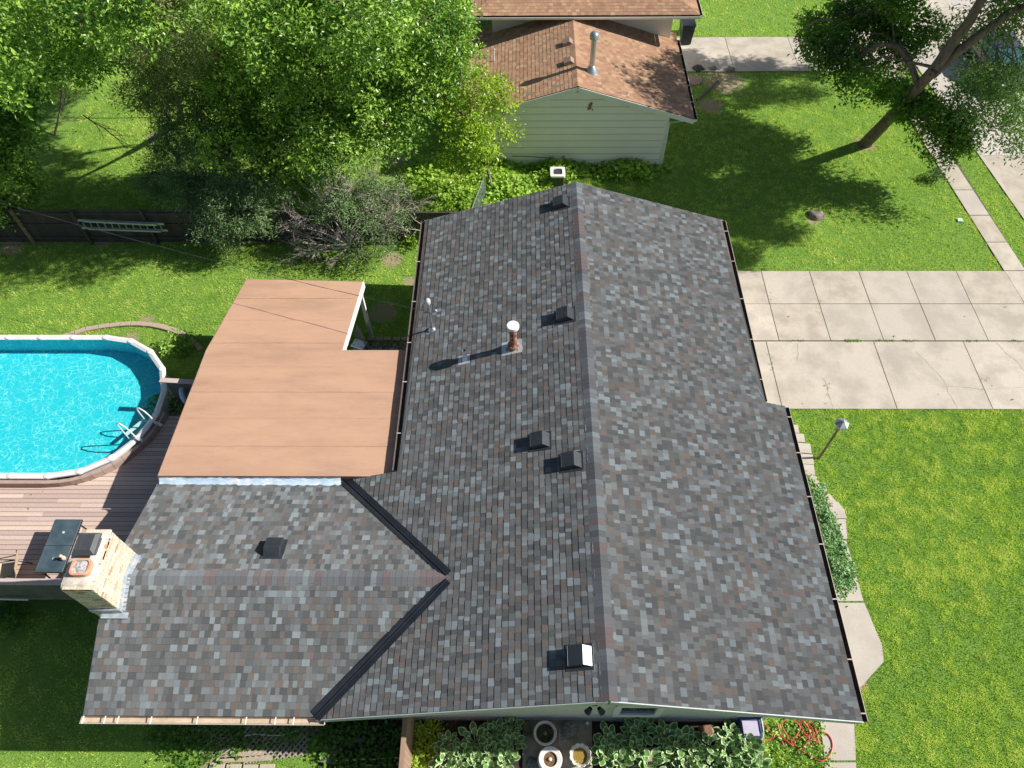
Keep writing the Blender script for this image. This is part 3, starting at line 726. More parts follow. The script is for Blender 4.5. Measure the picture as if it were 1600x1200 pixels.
def rrect(cx, cy, hx, hy, r, n=6):
    out = []
    for qx, qy, a0 in ((1, 1, 0), (-1, 1, 90), (-1, -1, 180), (1, -1, 270)):
        for i in range(n+1):
            a = math.radians(a0+90*i/n); out.append((cx+qx*(hx-r)+r*math.cos(a), cy+qy*(hy-r)+r*math.sin(a)))
    return out
tp = G(126, 886, ztop+.14)
outer, inner = rrect(tp.x, tp.y, .21, .19, .11), rrect(tp.x, tp.y, .168, .148, .085)
n = len(outer); b = MB()
b.add([(x, y, ztop-.02) for x, y in outer]+[(x, y, ztop+.17) for x, y in outer]+[(x, y, ztop+.17) for x, y in inner]+[(x, y, ztop+.05) for x, y in inner],
      [(k*n+i, k*n+(i+1) % n, (k+1)*n+(i+1) % n, (k+1)*n+i) for k in range(3) for i in range(n)])
b.build('flue_tile', mat('terracotta', (.62, .26, .14), .75, (.70, .40, .28), 7, fine=.06), chim, smooth=True)
b = MB(); b.add([(x, y, ztop+.145+rng.uniform(-.01, .01)) for x, y in inner], [tuple(range(n))]); b.build('flue_cover', mat('ashy_mesh', (.62, .60, .58), .9, (.28, .25, .22), 22, 6, .45, .6, .01, 40), chim, norm=False)
cpp = G(132, 847, ztop+.30); b = MB()
hx, hy = .245, .25
b.box((cpp.x, cpp.y, ztop+.08), (.40, .40, .16))
b.add([(cpp.x-hx, cpp.y-hy, ztop+.20), (cpp.x+hx, cpp.y-hy, ztop+.20), (cpp.x+hx, cpp.y+hy, ztop+.20), (cpp.x-hx, cpp.y+hy, ztop+.20),
       (cpp.x-hx+.07, cpp.y-hy+.07, ztop+.30), (cpp.x+hx-.07, cpp.y-hy+.07, ztop+.30), (cpp.x+hx-.07, cpp.y+hy-.07, ztop+.30), (cpp.x-hx+.07, cpp.y+hy-.07, ztop+.30)],
      ((0,3,2,1),(4,5,6,7),(0,1,5,4),(1,2,6,5),(2,3,7,6),(3,0,4,7)))
b.box((cpp.x, cpp.y, ztop+.19), (.50, .51, .03))
b.build('chimney_cap', mat('dark_sheet', (.085, .09, .10), .45, (.11, .115, .125), 4, metal=.4, spec=.5), chim)
b = MB()
def stepz(y): return zwing(y)
k = 14
for i in range(k):
    ya, yb = CHY0+(cy1-CHY0)*i/k, CHY0+(cy1-CHY0)*(i+1)/k; zz = stepz((ya+yb)/2)
    b.box((CHX1+.012, (ya+yb)/2, zz+.08+rng.uniform(-.02, .02)), (.02, (yb-ya)*1.02, .18))
    b.box((CHX1+.05, (ya+yb)/2, zz+.024), (.09, (yb-ya)*1.02, .012))
b.bar((cx0+.02, CHY0-.03, stepz(CHY0)+.09), (CHX1+.05, CHY0-.03, stepz(CHY0)+.09), .03, .2); b.bar((cx0+.25, CHY0-.10, stepz(CHY0-.10)+.03), (CHX1+.18, CHY0-.10, stepz(CHY0-.10)+.03), .14, .015)
b.build('chimney_flashing', mat('flashing_grey', (.36, .42, .48), .5, (.52, .53, .53), 6, 5, .45, .6, metal=.2), chim)

# ================================================================== POOL AND DECK
ZP, ZD = 1.25, .92
pc = G(268, 582, ZP); pn_ = G(190, 524, ZP); psu = G(120, 746, ZP)
PR = (pn_.y-psu.y)/2; PCY = (pn_.y+psu.y)/2; PX1 = pc.x-PR+.05; PX0 = PX1-4.3
def stad(r, k=9):
    """pool outline with straight sides and faceted ends"""
    out = []
    for i in range(k+1):
        a = -math.pi/2+math.pi*i/k; out.append((PX1+r*math.cos(a), PCY+r*math.sin(a)))
    for i in range(k+1):
        a = math.pi/2+math.pi*i/k; out.append((PX0+r*math.cos(a), PCY+r*math.sin(a)))
    return out
def stad_full(r, k=9, ns=4):
    s = stad(r, k); out = s[:k+1]
    out += [(PX1+(PX0-PX1)*i/ns, PCY+r) for i in range(1, ns)]
    out += s[k+1:]; out += [(PX0+(PX1-PX0)*i/ns, PCY-r) for i in range(1, ns)]
    return out
pool = empty('swimming_pool', ((PX0+PX1)/2, PCY, 0), 'oval above ground pool full of bright turquoise water', 'pool')
LIN = bpy.data.materials.new('liner_painted_caustics'); LIN.use_nodes = True
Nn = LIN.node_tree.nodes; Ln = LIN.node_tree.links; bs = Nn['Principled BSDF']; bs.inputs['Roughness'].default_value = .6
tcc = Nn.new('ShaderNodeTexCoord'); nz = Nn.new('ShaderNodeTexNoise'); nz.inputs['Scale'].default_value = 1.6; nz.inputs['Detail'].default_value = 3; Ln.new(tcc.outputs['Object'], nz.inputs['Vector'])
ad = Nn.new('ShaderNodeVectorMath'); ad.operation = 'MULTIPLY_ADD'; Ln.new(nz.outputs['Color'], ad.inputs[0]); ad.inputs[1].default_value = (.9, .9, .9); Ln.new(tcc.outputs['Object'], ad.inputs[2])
def caustic_web(s):
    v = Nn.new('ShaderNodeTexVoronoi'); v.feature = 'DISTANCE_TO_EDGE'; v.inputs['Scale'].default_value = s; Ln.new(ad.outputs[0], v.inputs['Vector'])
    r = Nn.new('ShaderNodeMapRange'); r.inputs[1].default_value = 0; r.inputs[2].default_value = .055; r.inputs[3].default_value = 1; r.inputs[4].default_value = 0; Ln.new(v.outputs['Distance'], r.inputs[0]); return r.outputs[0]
va, vb = caustic_web(4.2), caustic_web(7.5)  # pale vein web paints water caustics into the liner colour
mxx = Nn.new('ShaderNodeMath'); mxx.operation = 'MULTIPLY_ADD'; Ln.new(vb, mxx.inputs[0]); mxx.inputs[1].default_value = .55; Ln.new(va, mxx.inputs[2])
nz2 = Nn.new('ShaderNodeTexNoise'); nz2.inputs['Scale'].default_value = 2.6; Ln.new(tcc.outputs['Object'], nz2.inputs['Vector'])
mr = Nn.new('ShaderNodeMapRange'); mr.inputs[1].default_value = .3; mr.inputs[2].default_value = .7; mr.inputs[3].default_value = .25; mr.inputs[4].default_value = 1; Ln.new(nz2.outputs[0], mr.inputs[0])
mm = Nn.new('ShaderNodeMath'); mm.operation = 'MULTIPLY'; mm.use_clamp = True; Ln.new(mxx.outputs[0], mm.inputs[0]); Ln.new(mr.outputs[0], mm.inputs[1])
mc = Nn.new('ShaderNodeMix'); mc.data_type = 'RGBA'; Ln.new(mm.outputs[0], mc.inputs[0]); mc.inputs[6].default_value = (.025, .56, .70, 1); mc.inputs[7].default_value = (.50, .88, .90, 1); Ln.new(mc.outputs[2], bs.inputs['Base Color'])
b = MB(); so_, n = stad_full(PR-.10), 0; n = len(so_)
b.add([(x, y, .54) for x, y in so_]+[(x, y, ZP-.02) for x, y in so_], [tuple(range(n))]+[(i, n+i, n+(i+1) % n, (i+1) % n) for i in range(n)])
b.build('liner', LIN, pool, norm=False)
WAT = bpy.data.materials.new('pool_water'); WAT.use_nodes = True
Nn = WAT.node_tree.nodes; Ln = WAT.node_tree.links; Nn.remove(Nn['Principled BSDF'])
tr = Nn.new('ShaderNodeBsdfTransparent'); tr.inputs[0].default_value = (.74, 1, .965, 1); gl = Nn.new('ShaderNodeBsdfGlossy'); gl.inputs['Roughness'].default_value = .06
lw_ = Nn.new('ShaderNodeLayerWeight'); fr = Nn.new('ShaderNodeMapRange'); fr.inputs[1].default_value = .35; fr.inputs[2].default_value = 1; fr.inputs[3].default_value = .03; fr.inputs[4].default_value = .5; Ln_ = WAT.node_tree.links; Ln_.new(lw_.outputs['Facing'], fr.inputs[0]); ms_ = Nn.new('ShaderNodeMixShader')
tcc = Nn.new('ShaderNodeTexCoord'); nz = Nn.new('ShaderNodeTexNoise'); nz.inputs['Scale'].default_value = 5; nz.inputs['Detail'].default_value = 4; Ln.new(tcc.outputs['Object'], nz.inputs['Vector'])
bp = Nn.new('ShaderNodeBump'); bp.inputs['Distance'].default_value = .006; Ln.new(nz.outputs[0], bp.inputs['Height']); Ln.new(bp.outputs[0], gl.inputs['Normal']); Ln.new(bp.outputs[0], lw_.inputs['Normal'])
Ln.new(fr.outputs[0], ms_.inputs[0]); Ln.new(tr.outputs[0], ms_.inputs[1]); Ln.new(gl.outputs[0], ms_.inputs[2]); Ln.new(ms_.outputs[0], Nn['Material Output'].inputs[0])
b = MB(); sw = stad_full(PR-.105); b.add([(x, y, ZP-.12) for x, y in sw], [tuple(range(len(sw)))]); b.build('water', WAT, pool, norm=False)
b = MB(); so1 = stad_full(PR-.03)
b.add([(x, y, 0) for x, y in so1]+[(x, y, ZP-.04) for x, y in so1], [(i, (i+1) % n, n+(i+1) % n, n+i) for i in range(n)]); b.build('pool_wall', mat('pool_wall', (.6, .62, .63), .5, (.5, .52, .53), 3), pool)
VINYL = mat('white_vinyl', (.78, .76, .73), .35, (.70, .68, .66), 2, fine=.02, spec=.5)
so_, si_, sx_ = stad_full(PR+.03), stad_full(PR-.16), stad_full(PR-.065)
b = MB()
for i in range(n):
    j = (i+1) % n
    b.add([(*si_[i], ZP-.03), (*si_[j], ZP-.03), (*sx_[i], ZP+.01), (*sx_[j], ZP+.01), (*so_[i], ZP-.015), (*so_[j], ZP-.015), (*so_[i], ZP-.07), (*so_[j], ZP-.07)],
          [(0, 1, 3, 2), (2, 3, 5, 4), (4, 5, 7, 6)])
b.build('top_rail', VINYL, pool, norm=False)
cap_pts = stad_full(PR-.065)
for i in range(n):
    x, y = cap_pts[i]; px, py = cap_pts[i-1]; qx, qy = cap_pts[(i+1) % n]
    if x < -19.5: continue
    t = Vector((qx-px, qy-py)).normalized(); a = math.atan2(t.y, t.x); b = MB(); T = Matrix.Translation((x, y, ZP-.01)) @ Matrix.Rotation(a, 4, 'Z')
    b.lathe((0, 0, 0), [(.11, -.06), (.115, -.01), (.10, .02), (.05, .032), (.001, .035)], 14, sx=1.15, sy=.9, M=T); b.build('rail_cap', VINYL, pool, smooth=True)
# ladder
la, lb_ = G(192, 688, ZP+.06), G(228, 667, ZP+.06)
la, lb_ = G(213, 684, ZP+.06), G(243, 660, ZP+.06)
cen = Vector((PX1, PCY, 0)); lad = empty('pool_ladder', ((la.x+lb_.x)/2, (la.y+lb_.y)/2, ZP), 'white handrail ladder hooked over the pool edge', 'pool ladder')
inn = (cen-(la+lb_)/2); inn.z = 0; inn.normalize(); inn = (inn*.75+Vector((-.6, .35, 0))*.6).normalized()
for p in (la, lb_):
    b = MB(); q = p.copy(); pts = [q+Vector((0, 0, 0)), q+inn*.08+Vector((0, 0, .36)), q+inn*.18+Vector((0, 0, .50)), q+inn*.36+Vector((0, 0, .54)), q+inn*.50+Vector((0, 0, .46)), q+inn*.55+Vector((0, 0, .28)), q+inn*.55+Vector((0, 0, -.8))]
    b.tube(pts, .021, 8); rl = b.build('handrail', WHITE, lad, smooth=True)
    b = MB(); b.bar(q-inn*.26+Vector((0, 0, .0)), q+inn*.10+Vector((0, 0, .0)), .085, .03); b.build('bracket', MATS['light_grey_metal'], rl)
for k in range(4):
    b = MB(); o = inn*(.60)+Vector((0, 0, -.28-k*.26)); b.bar(la+o, lb_+o, .12, .03); b.build('step', VINYL, lad)
# curved timber trim and deck boards
DK = mat('deck_board', (1, 1, 1), .8, attr='col', fine=.09, fscale=24, bump=.0015, bscale=50, spec=.3)
deck = empty('pool_deck', (-11, 8, 0), 'pinkish brown board deck beside the pool', 'deck')
rail_y = G(40, 909, ZD+.95).y
DY0 = rail_y-.02; DX1 = XWW+.02; pitch = .142
DPAL = [lin(c) for c in ((205, 180, 166), (196, 172, 160), (212, 190, 176), (188, 165, 155), (200, 178, 168))]
co = []; fq = []; fc = []
def dbox(x0, x1, y0, y1, z0, z1, c):
    n = len(co)
    for z in (z0, z1): co.extend([(x0, y0, z), (x1, y0, z), (x1, y1, z), (x0, y1, z)])
    for f in ((0,3,2,1),(4,5,6,7),(0,1,5,4),(1,2,6,5),(2,3,7,6),(3,0,4,7)): fq.append([n+i for i in f]); fc.append(c)
y = DY0; DTOP = G(262, 655, ZD).y
RO = PR+.14
while y < DTOP:
    dy = (y+pitch/2)-PCY; x0 = -21.0; xr = DX1 if y < YFL-.1 else fk.x+.3
    if abs(y+pitch/2-PCY) < RO: x0 = PX1+math.sqrt(max(0, RO*RO-dy*dy))-.10
    if y+pitch/2 > PCY-RO and x0 < -20: pass
    s = x0; first = True
    while s < xr:
        L = rng.uniform(1.2, 4.9) if first else 4.88
        e1 = min(xr, s+L); c = np.array(DPAL[rng.integers(5)])*rng.uniform(.92, 1.02)
        dbox(s, e1-.004, y+.006, y+pitch-.006, ZD-.03, ZD, c); s = e1; first = False
    y += pitch
npmesh('deck_boards', co, fq, DK, deck, fcol=fc)
b = MB()
for xx in np.arange(-20.5, DX1, .42): b.box((xx, (DY0+min(DTOP, YFL))/2, ZD-.12), (.04, (min(DTOP, YFL)-DY0), .17)) if abs(PCY) and (min(DTOP, YFL)) < PCY-PR+3 else None
b.v = []; b.f = []; b.mi = []
b.prism([(-21, DY0), (DX1, DY0), (DX1, PCY-RO-.02), (-21, PCY-RO-.02)], ZD-.2, ZD-.045); b.build('joist', mat('old_timber', (.10, .075, .055), .9, (.06, .045, .035), 6), deck)
b = MB()
for i in range(-4, 40):
    a0 = -math.pi/2+i*math.pi/28
    if a0 > .32*math.pi: break
    if i < 0: continue
    a1 = a0+math.pi/28-.004
    pts = [(PX1+r*math.cos(a), PCY+r*math.sin(a)) for r, a in ((PR+.04, a0), (PR+.15, a0), (PR+.15, a1), (PR+.04, a1))]
    if pts[0][1] > DTOP: break
    b.prism(pts, ZD-.02, ZP-.10)
b.prism([(-21, PCY-PR-.15), (PX1, PCY-PR-.15), (PX1, PCY-PR-.04), (-21, PCY-PR-.04)][:4], ZD-.02, ZP-.10)
b.build('curved_trim', mat('deck_trim', (.42, .31, .26), .8, (.36, .26, .22), 5, fine=.08), deck)
DTR = MATS['deck_trim']
b = MB(); b.box(((-21+cx0)/2, rail_y, ZD+.95), (21+cx0, .16, .035)); b.build('rail_top', mat('rail_pink', (.56, .46, .42), .75, (.5, .41, .37), 4, fine=.05), deck)
b = MB(); x = -21
while x < cx0-.02: b.box((x, rail_y-.06, ZD+.42), (.135, .022, 1.0)); x += .142
b.build('rail_boards', mat('grey_board', (.17, .16, .15), .85, (.10, .10, .11), 3, stretch=(1, 1, .3)), deck)
b = MB(); b.box(((-21+cx0)/2, rail_y-.035, ZD-.12), (21+cx0, .03, .25)); b.build('deck_skirt', mat('skirt_grey', (.22, .20, .18), .85, (.15, .14, .13), 3), deck)
# the short screen fence at the north end of the deck
sf0, sf1 = G(250, 594, 1.95), G(330, 598, 1.95)
sfence = empty('screen_fence', (sf0.x, sf0.y, 0), 'short board fence between the pool and the flat brown roof', 'fence')
b = MB(); b.bar((sf0.x, sf0.y, 1.95), (sf1.x, sf1.y, 1.95), .16, .035); b.build('top_rail', MATS['rail_pink'], sfence)
b = MB(); k = int((sf1.x-sf0.x-.1)/.155)
for i in range(k): b.box((sf0.x+.22+i*.155, sf0.y+(sf1.y-sf0.y)*i/k-.03, 1.42), (.135, .022, 1.02))
b.build('boards', MATS['grey_board'], sfence)
b = MB(); b.box((sf0.x+.25, sf0.y, .97), (.09, .09, 1.94)); b.build('post', MATS['grey_board'], sfence)
# patio table
ZT = ZD+.72
t0, t1, t2, t3 = G(84, 812, ZT), G(127, 812, ZT), G(98, 894, ZT), G(56, 894, ZT)
tab = empty('patio_table', ((t0.x+t1.x)/2, (t0.y+t3.y)/2, ZD), 'dark two panel patio table on the deck beside the brick chimney', 'table')
tx0, tx1 = (t0.x+t3.x)/2, (t1.x+t2.x)/2; ty0, ty1 = t3.y, t0.y; tm = (ty0+ty1)/2
TG = mat('dusty_tabletop', (.045, .075, .095), .4, (.10, .14, .155), 2.2, 6, .4, .7, spec=.5)
for a, c in ((ty0, tm-.005), (tm+.005, ty1)):
    b = MB(); b.prism([(tx0, a), (tx1, a), (tx1, c), (tx0, c)], ZT-.02, ZT); pn = b.build('table_panel', TG, tab, bevel=.004)
    b = MB(); b.lathe(((tx0+tx1)/2, (a+c)/2, ZT), [(.035, .0), (.035, .006), (.02, .006), (.02, .002), (.001, .002)], 12); b.build('grommet', MATS['light_grey_metal'], pn)
b = MB()
for q in (((tx0, ty0), (tx1, ty0)), ((tx1, ty0), (tx1, ty1)), ((tx1, ty1), (tx0, ty1)), ((tx0, ty1), (tx0, ty0)), ((tx0, tm), (tx1, tm))): b.bar((*q[0], ZT-.03), (*q[1], ZT-.03), .03, .035)
b.build('table_frame', BLK, tab)
for x, y in ((tx0+.06, ty0+.06), (tx1-.06, ty0+.06), (tx0+.06, ty1-.06), (tx1-.06, ty1-.06)):
    b = MB(); b.bar((x, y, ZD), (x*.96+(tx0+tx1)/2*.04, y*.94+tm*.06, ZT-.04), .035, .035); b.build('leg', BLK, tab)
# bottle toy on the table
tp_ = G(99, 872, ZT+.05); b = MB(); b.lathe((tp_.x, tp_.y, ZT), [(.05, 0), (.06, .02), (.06, .09), (.03, .13), (.028, .16)], 12)
jug = tag(rebase(b.build('jug', mat('pink_plastic', (.72, .42, .40), .5, (.75, .55, .5), 5), None, smooth=True), (tp_.x, tp_.y, ZT)), 'small pink jug with a pale lid on the dark table', 'jug')
b = MB(); b.lathe((tp_.x, tp_.y, ZT), [(.032, .15), (.04, .16), (.04, .21), (.02, .22)], 10); lidj = b.build('lid', mat('straw_plastic', (.70, .58, .35), .5), None)
lidj.data.transform(Matrix.Translation(Vector((-tp_.x, -tp_.y, -ZT)))); lidj.parent = jug
# sling chair
ch = empty('sling_chair', G(15, 895, ZD), 'beige fabric sling chair at the deck railing', 'chair'); ch0 = Vector(G(14, 893, ZD+.35)); ch0.z = ZD
TAN = mat('tan_sling', (.60, .45, .27), .8, (.66, .52, .34), 3, fine=.05)
Tc = Matrix.Translation(ch0) @ Matrix.Rotation(math.radians(14), 4, 'Z')
def sheet(prof, hw, th=.012):
    b = MB(); n = len(prof); vs = []
    for s in (-1, 1):
        for x, z in prof: vs.append(Tc @ Vector((x, s*hw, z)))
    b.add(vs, [(i, i+1, n+i+1, n+i) for i in range(n-1)]); b.add([Vector(v)-Vector((0, 0, th)) for v in vs], [(n+i, n+i+1, i+1, i) for i in range(n-1)]); return b
sheet([(-.30, .44), (-.15, .40), (.05, .36), (.2, .37)], .25).build('seat', TAN, ch, norm=False, smooth=True)
sheet([(.2, .38), (.28, .5), (.36, .68), (.45, .90)], .25).build('backrest', TAN, ch, norm=False, smooth=True)
for s in (-1, 1):
    b = MB(); b.tube([Tc @ Vector(q) for q in ((-.34, s*.28, 0), (-.30, s*.28, .44), (.2, s*.27, .38), (.45, s*.26, .92))], .014, 6); b.tube([Tc @ Vector(q) for q in ((.38, s*.28, 0), (.1, s*.28, .4), (-.3, s*.29, .62), (.3, s*.29, .62))], .014, 6); b.build('frame', BLK, ch)

# ================================================================== FENCES, NEIGHBOUR, STREET
FW = mat('fence_wood', (.085, .070, .062), .88, (.055, .046, .042), 2.5, 5, .4, .62, stretch=(1, 1, .25), bump=.003, bscale=20)
FWL = mat('fence_rail_light', (.30, .20, .13), .85, (.18, .12, .08), 5)
FY = 20.86
fence = empty('board_fence', (-14, FY, 0), 'long dark board fence across the back yard under the trees', 'fence')
b = MB(); x = -24.0
while x < -8.7 or (x < -1.0):
    hgt = 1.62+rng.uniform(-.015, .02) if x < -9 else 1.5+rng.uniform(-.02, .02)
    b.box((x, FY+.02, hgt/2+.03), (.136, .02, hgt), ); x += .142
b.build('boards', FW, fence)
b = MB()
for z in (.30, .95, 1.48): b.bar((-24, FY-.02, z), (-1.0, FY-.02, z), .045, .09)
b.build('rail', FW, fence)
for u, v in ((55, 382), (147, 377), (247, 383), (345, 385), (420, 388)):
    p = G(u, v); b = MB(); b.box((p.x, FY-.09, .85), (.10, .10, 1.70)); b.build('post', FWL if u == 55 else FW, fence)
for x in (-7.6, -5.2, -2.6): b = MB(); b.box((x, FY-.09, .8), (.1, .1, 1.6)); b.build('post', FW, fence)
# ladder hung on the fence
ALU = mat('aluminium', (.42, .50, .56), .45, (.55, .60, .63), 4, metal=.5)
l0, l1 = GY(122, 344, FY-.2), GY(256, 350, FY-.2); l2, l3 = GY(128, 356, FY-.2), GY(262, 360, FY-.2)
ladd = empty('extension_ladder', l2, 'aluminium extension ladder hung sideways on the dark fence', 'ladder')
for q, (a, c) in enumerate(((l0, l1), (l2, l3))):
    b = MB(); b.bar(a, c, .035, .085); b.bar(a+Vector((.25, -.06, 0)), c+Vector((-.25, -.06, 0)), .03, .075); b.build('side_rail', ALU, ladd)
for i in range(12):
    s = (i+.6)/12.2; b = MB(); b.tube([l0.lerp(l1, s)+Vector((0, -.02, 0)), l2.lerp(l3, s-.005)+Vector((0, -.02, 0))], .017, 6); b.build('rung', ALU, ladd)

# neighbour's house
NB = empty('neighbour_house', (2.2, 28, 0), 'cream sided neighbouring house with brown shingled roofs', 'house')
ys = G(1037, 262).y; yR = ys-.30
ap = GY(903, 136, yR); ev = GY(1085, 187, yR); nx, nz_, ex, ez = ap.x, ap.z+.02, ev.x, ev.z+.03
NS = (nz_-ez)/(ex-nx); NW = ex-nx; YU = 30.55
nzf = lambda x: nz_-NS*abs(x-nx)
cn = math.cos(math.atan(NS)); snn = math.sin(math.atan(NS))
BPAL = np.array([lin(c) for c in ((190, 140, 108), (178, 126, 98), (200, 152, 116), (168, 116, 88), (212, 168, 130), (184, 132, 108), (158, 108, 84))])*.62
BPAL = (BPAL*.5+BPAL.mean(0)*.5)*np.array([1.5, 1.8, 1.95])
BW_ = np.array([.2, .2, .16, .14, .1, .14, .06])
shingles('west_slope_shingles', (nx, 0, nz_+.006), (0, 1, 0), (-cn, 0, -snn), NW/cn, lambda t: [(yR, YU+.6)], SHM, NB, BPAL, BW_, e=.16, th=.009, wmin=.15)
shingles('east_slope_shingles', (nx, 0, nz_+.006), (0, 1, 0), (cn, 0, -snn), NW/cn, lambda t: [(yR, YU+.6)], SHM, NB, BPAL, BW_, e=.16, th=.007, wmin=.15)
hs = house; house = NB
caps('ridge_cap', (nx, yR-.01, nz_), (nx, YU, nz_), (-cn, 0, -snn), (cn, 0, -snn), BPAL[:4]*1.05)
house = hs
CREAM = mat('cream_siding', (.97, .91, .80), .6, (.94, .88, .77), 1.5, fine=.02)
CTRIM = mat('cream_trim', (.80, .80, .72), .5, (.74, .74, .66), 2)
BRM = mat('brown_edge', (.10, .06, .045), .8, (.07, .045, .035), 5)
b = MB(); b.slab([(nx, yR, nz_), (ex, yR, ez-.0), (ex, YU+.6, ez), (nx, YU+.6, nz_)], .10); b.slab([(nx, yR, nz_), (nx, YU+.6, nz_), (2*nx-ex, YU+.6, ez), (2*nx-ex, yR, ez)], .10); b.build('roof_deck', BRM, NB)
b = MB()
for sx in (-1, 1): b.bar((nx, yR-.014, nz_-.12), (nx+sx*NW, yR-.014, ez-.12), .026, .19)
b.build('rake_board', CTRIM, NB)
wx = GY(1043, 200, ys).x; wl = 2*nx-wx; gzn = lambda x: nzf(x)-.11
b = MB()
b.add([(wl, ys, 0), (wx, ys, 0), (wx, ys, gzn(wx)), (nx, ys, gzn(nx)), (wl, ys, gzn(wl))], [(0, 1, 2, 3, 4)])
b.add([(wx, ys, 0), (wx, YU+.3, 0), (wx, YU+.3, gzn(wx)), (wx, ys, gzn(wx))], [(0, 1, 2, 3)]); b.add([(wl, ys, 0), (wl, YU+.3, 0), (wl, YU+.3, gzn(wl)), (wl, ys, gzn(wl))], [(3, 2, 1, 0)])
def gl(x): return nzf(x)-.11
siding(b, wl, wx, ys, .12, lambda x: nzf(x)-.11, e=.31, lap=.02)
b.build('wall', CREAM, NB, norm=False)
z = .12+.31  # thin dark strips painted as the shadow and dirt line under each lap
while z < gl(nx)-.05:
    xs_ = [x for x in np.linspace(wl+.02, wx-.12, 80) if gl(x) > z+.03]
    if xs_: b = MB(); b.box(((xs_[0]+xs_[-1])/2, ys-.0235, z-.006), (xs_[-1]-xs_[0], .004, .022)); b.build('siding_shadow_line', mat('siding_shadow_dirt', (.50, .52, .45), .8), NB)
    z += .31
b = MB(); b.add([(nx-NW+.05, yR+.01, ez-.11), (nx, yR+.01, nz_-.11), (nx, ys, nz_-.11), (nx-NW+.05, ys, ez-.11)], [(0, 1, 2, 3)]); b.add([(nx+NW-.05, yR+.01, ez-.11), (nx, yR+.01, nz_-.11), (nx, ys, nz_-.11), (nx+NW-.05, ys, ez-.11)], [(0, 1, 2, 3)])
b.build('soffit', CTRIM, NB, norm=False)
b = MB(); b.box((wx-.03, ys-.012, 1.1), (.1, .03, 2.25)); b.build('corner_board', CTRIM, NB)
gutter('gutter', (ex+.004, yR, ez-.02), (ex+.004, YU+.1, ez-.02), (1, 0, 0), CTRIM, GDARK, wd=.11, parent=NB, straps=[.2, .4, .6, .8])
gutter('gutter', (2*nx-ex-.004, yR, ez-.02), (2*nx-ex-.004, YU+.1, ez-.02), (-1, 0, 0), CTRIM, GDARK, wd=.11, parent=NB)
b = MB(); b.tube([(ex+.05, yR+.1, ez-.1), (wx+.06, ys+.12, ez-.45), (wx+.06, ys+.12, .1)], .035, 6); b.build('downspout', CTRIM, NB)
# rotten patch in the gable
rp = GY(922, 165, ys); b = MB()
for dx, dz, s in ((0, .0, .16), (.05, .09, .09), (-.05, -.10, .10), (.10, -.16, .055)):
    n = 9; b.add([(rp.x+dx+s*rng.uniform(.55, .9)*math.cos(k*6.283/n)*.6, ys-.030, rp.z+dz+s*rng.uniform(.7, 1.1)*math.sin(k*6.283/n)) for k in range(n)]+[(rp.x+dx, ys-.026, rp.z+dz)], [(k, (k+1) % n, n) for k in range(n)])
b.build('bare_wood_patch', mat('bare_wood', (.42, .20, .06), .9, (.25, .12, .05), 9), NB, norm=False)
# foundation cable, small box
c0, c1 = GY(800, 244, ys-.05), GY(862, 247, ys-.05)
b = MB(); b.tube([c0, (c0+c1)/2+Vector((0, 0, .02)), c1, c1+Vector((.02, 0, -.4))], .012, 5); b.build('cable', BLK, NB)
b = MB(); b.box((c1.x-.12, ys-.06, c1.z-.18), (.14, .08, .26)); b.build('junction_box', CTRIM, NB)
# upper storey
yE = YU-.80; e0, e1 = GY(735, 26, yE), GY(1094, 22, yE); ux0, ux1 = GY(769, 40, YU).x, GY(1050, 40, YU).x
uz = (e0.z+e1.z)/2
b = MB(); b.prism([(ux0, YU), (ux1, YU), (ux1, YU+8), (ux0, YU+8)], 0, uz+.05)
b.build('upper_wall', mat('upper_siding', (.72, .72, .68), .6, (.68, .68, .64), 2), NB)
HS = .33; ch_ = math.cos(math.atan(HS)); sh_ = math.sin(math.atan(HS)); dep = 4.5
def lim_h(t): return [(e0.x+(dep-t*ch_), e1.x-(dep-t*ch_))]
shingles('upper_shingles', (0, yE+dep, uz+HS*dep), (1, 0, 0), (0, -ch_, -sh_), dep/ch_, lim_h, SHM, NB, BPAL*1.05, BW_, e=.16, wmin=.15)
def lim_h2(t): return [(yE+(dep-t*ch_), yE+12)]
shingles('upper_shingles', (e1.x-dep, 0, uz+HS*dep), (0, 1, 0), (ch_, 0, -sh_), dep/ch_, lim_h2, SHM, NB, BPAL*1.05, BW_, e=.16, wmin=.15)
shingles('upper_shingles', (e0.x+dep, 0, uz+HS*dep), (0, 1, 0), (-ch_, 0, -sh_), dep/ch_, lim_h2, SHM, NB, BPAL*1.05, BW_, e=.16, wmin=.15)
b = MB(); b.add([(e0.x, yE, uz-.01), (e1.x, yE, uz-.01), (e1.x-dep, yE+dep, uz+HS*dep-.01), (e0.x+dep, yE+dep, uz+HS*dep-.01), (e0.x, yE+12, uz-.01), (e1.x, yE+12, uz-.01), (e1.x-dep, yE+12, uz+HS*dep-.01), (e0.x+dep, yE+12, uz+HS*dep-.01)],
      [(0, 1, 2, 3), (1, 5, 6, 2), (0, 3, 7, 4), (3, 2, 6, 7), (0, 4, 5, 1)]); b.build('upper_roof_deck', BRM, NB, norm=False)
gutter('gutter', (e0.x-.02, yE, uz-.02), (e1.x+.02, yE, uz-.02), (0, -1, 0), CTRIM, GDARK, wd=.12, parent=NB)
gutter('gutter', (e1.x, yE, uz-.02), (e1.x, yE+10, uz-.02), (1, 0, 0), CTRIM, GDARK, wd=.12, parent=NB)
gutter('gutter', (e0.x, yE, uz-.02), (e0.x, yE+10, uz-.02), (-1, 0, 0), CTRIM, GDARK, wd=.12, parent=NB)
NV = mat('brown_vent', (.34, .23, .19), .6, (.28, .19, .16), 5)
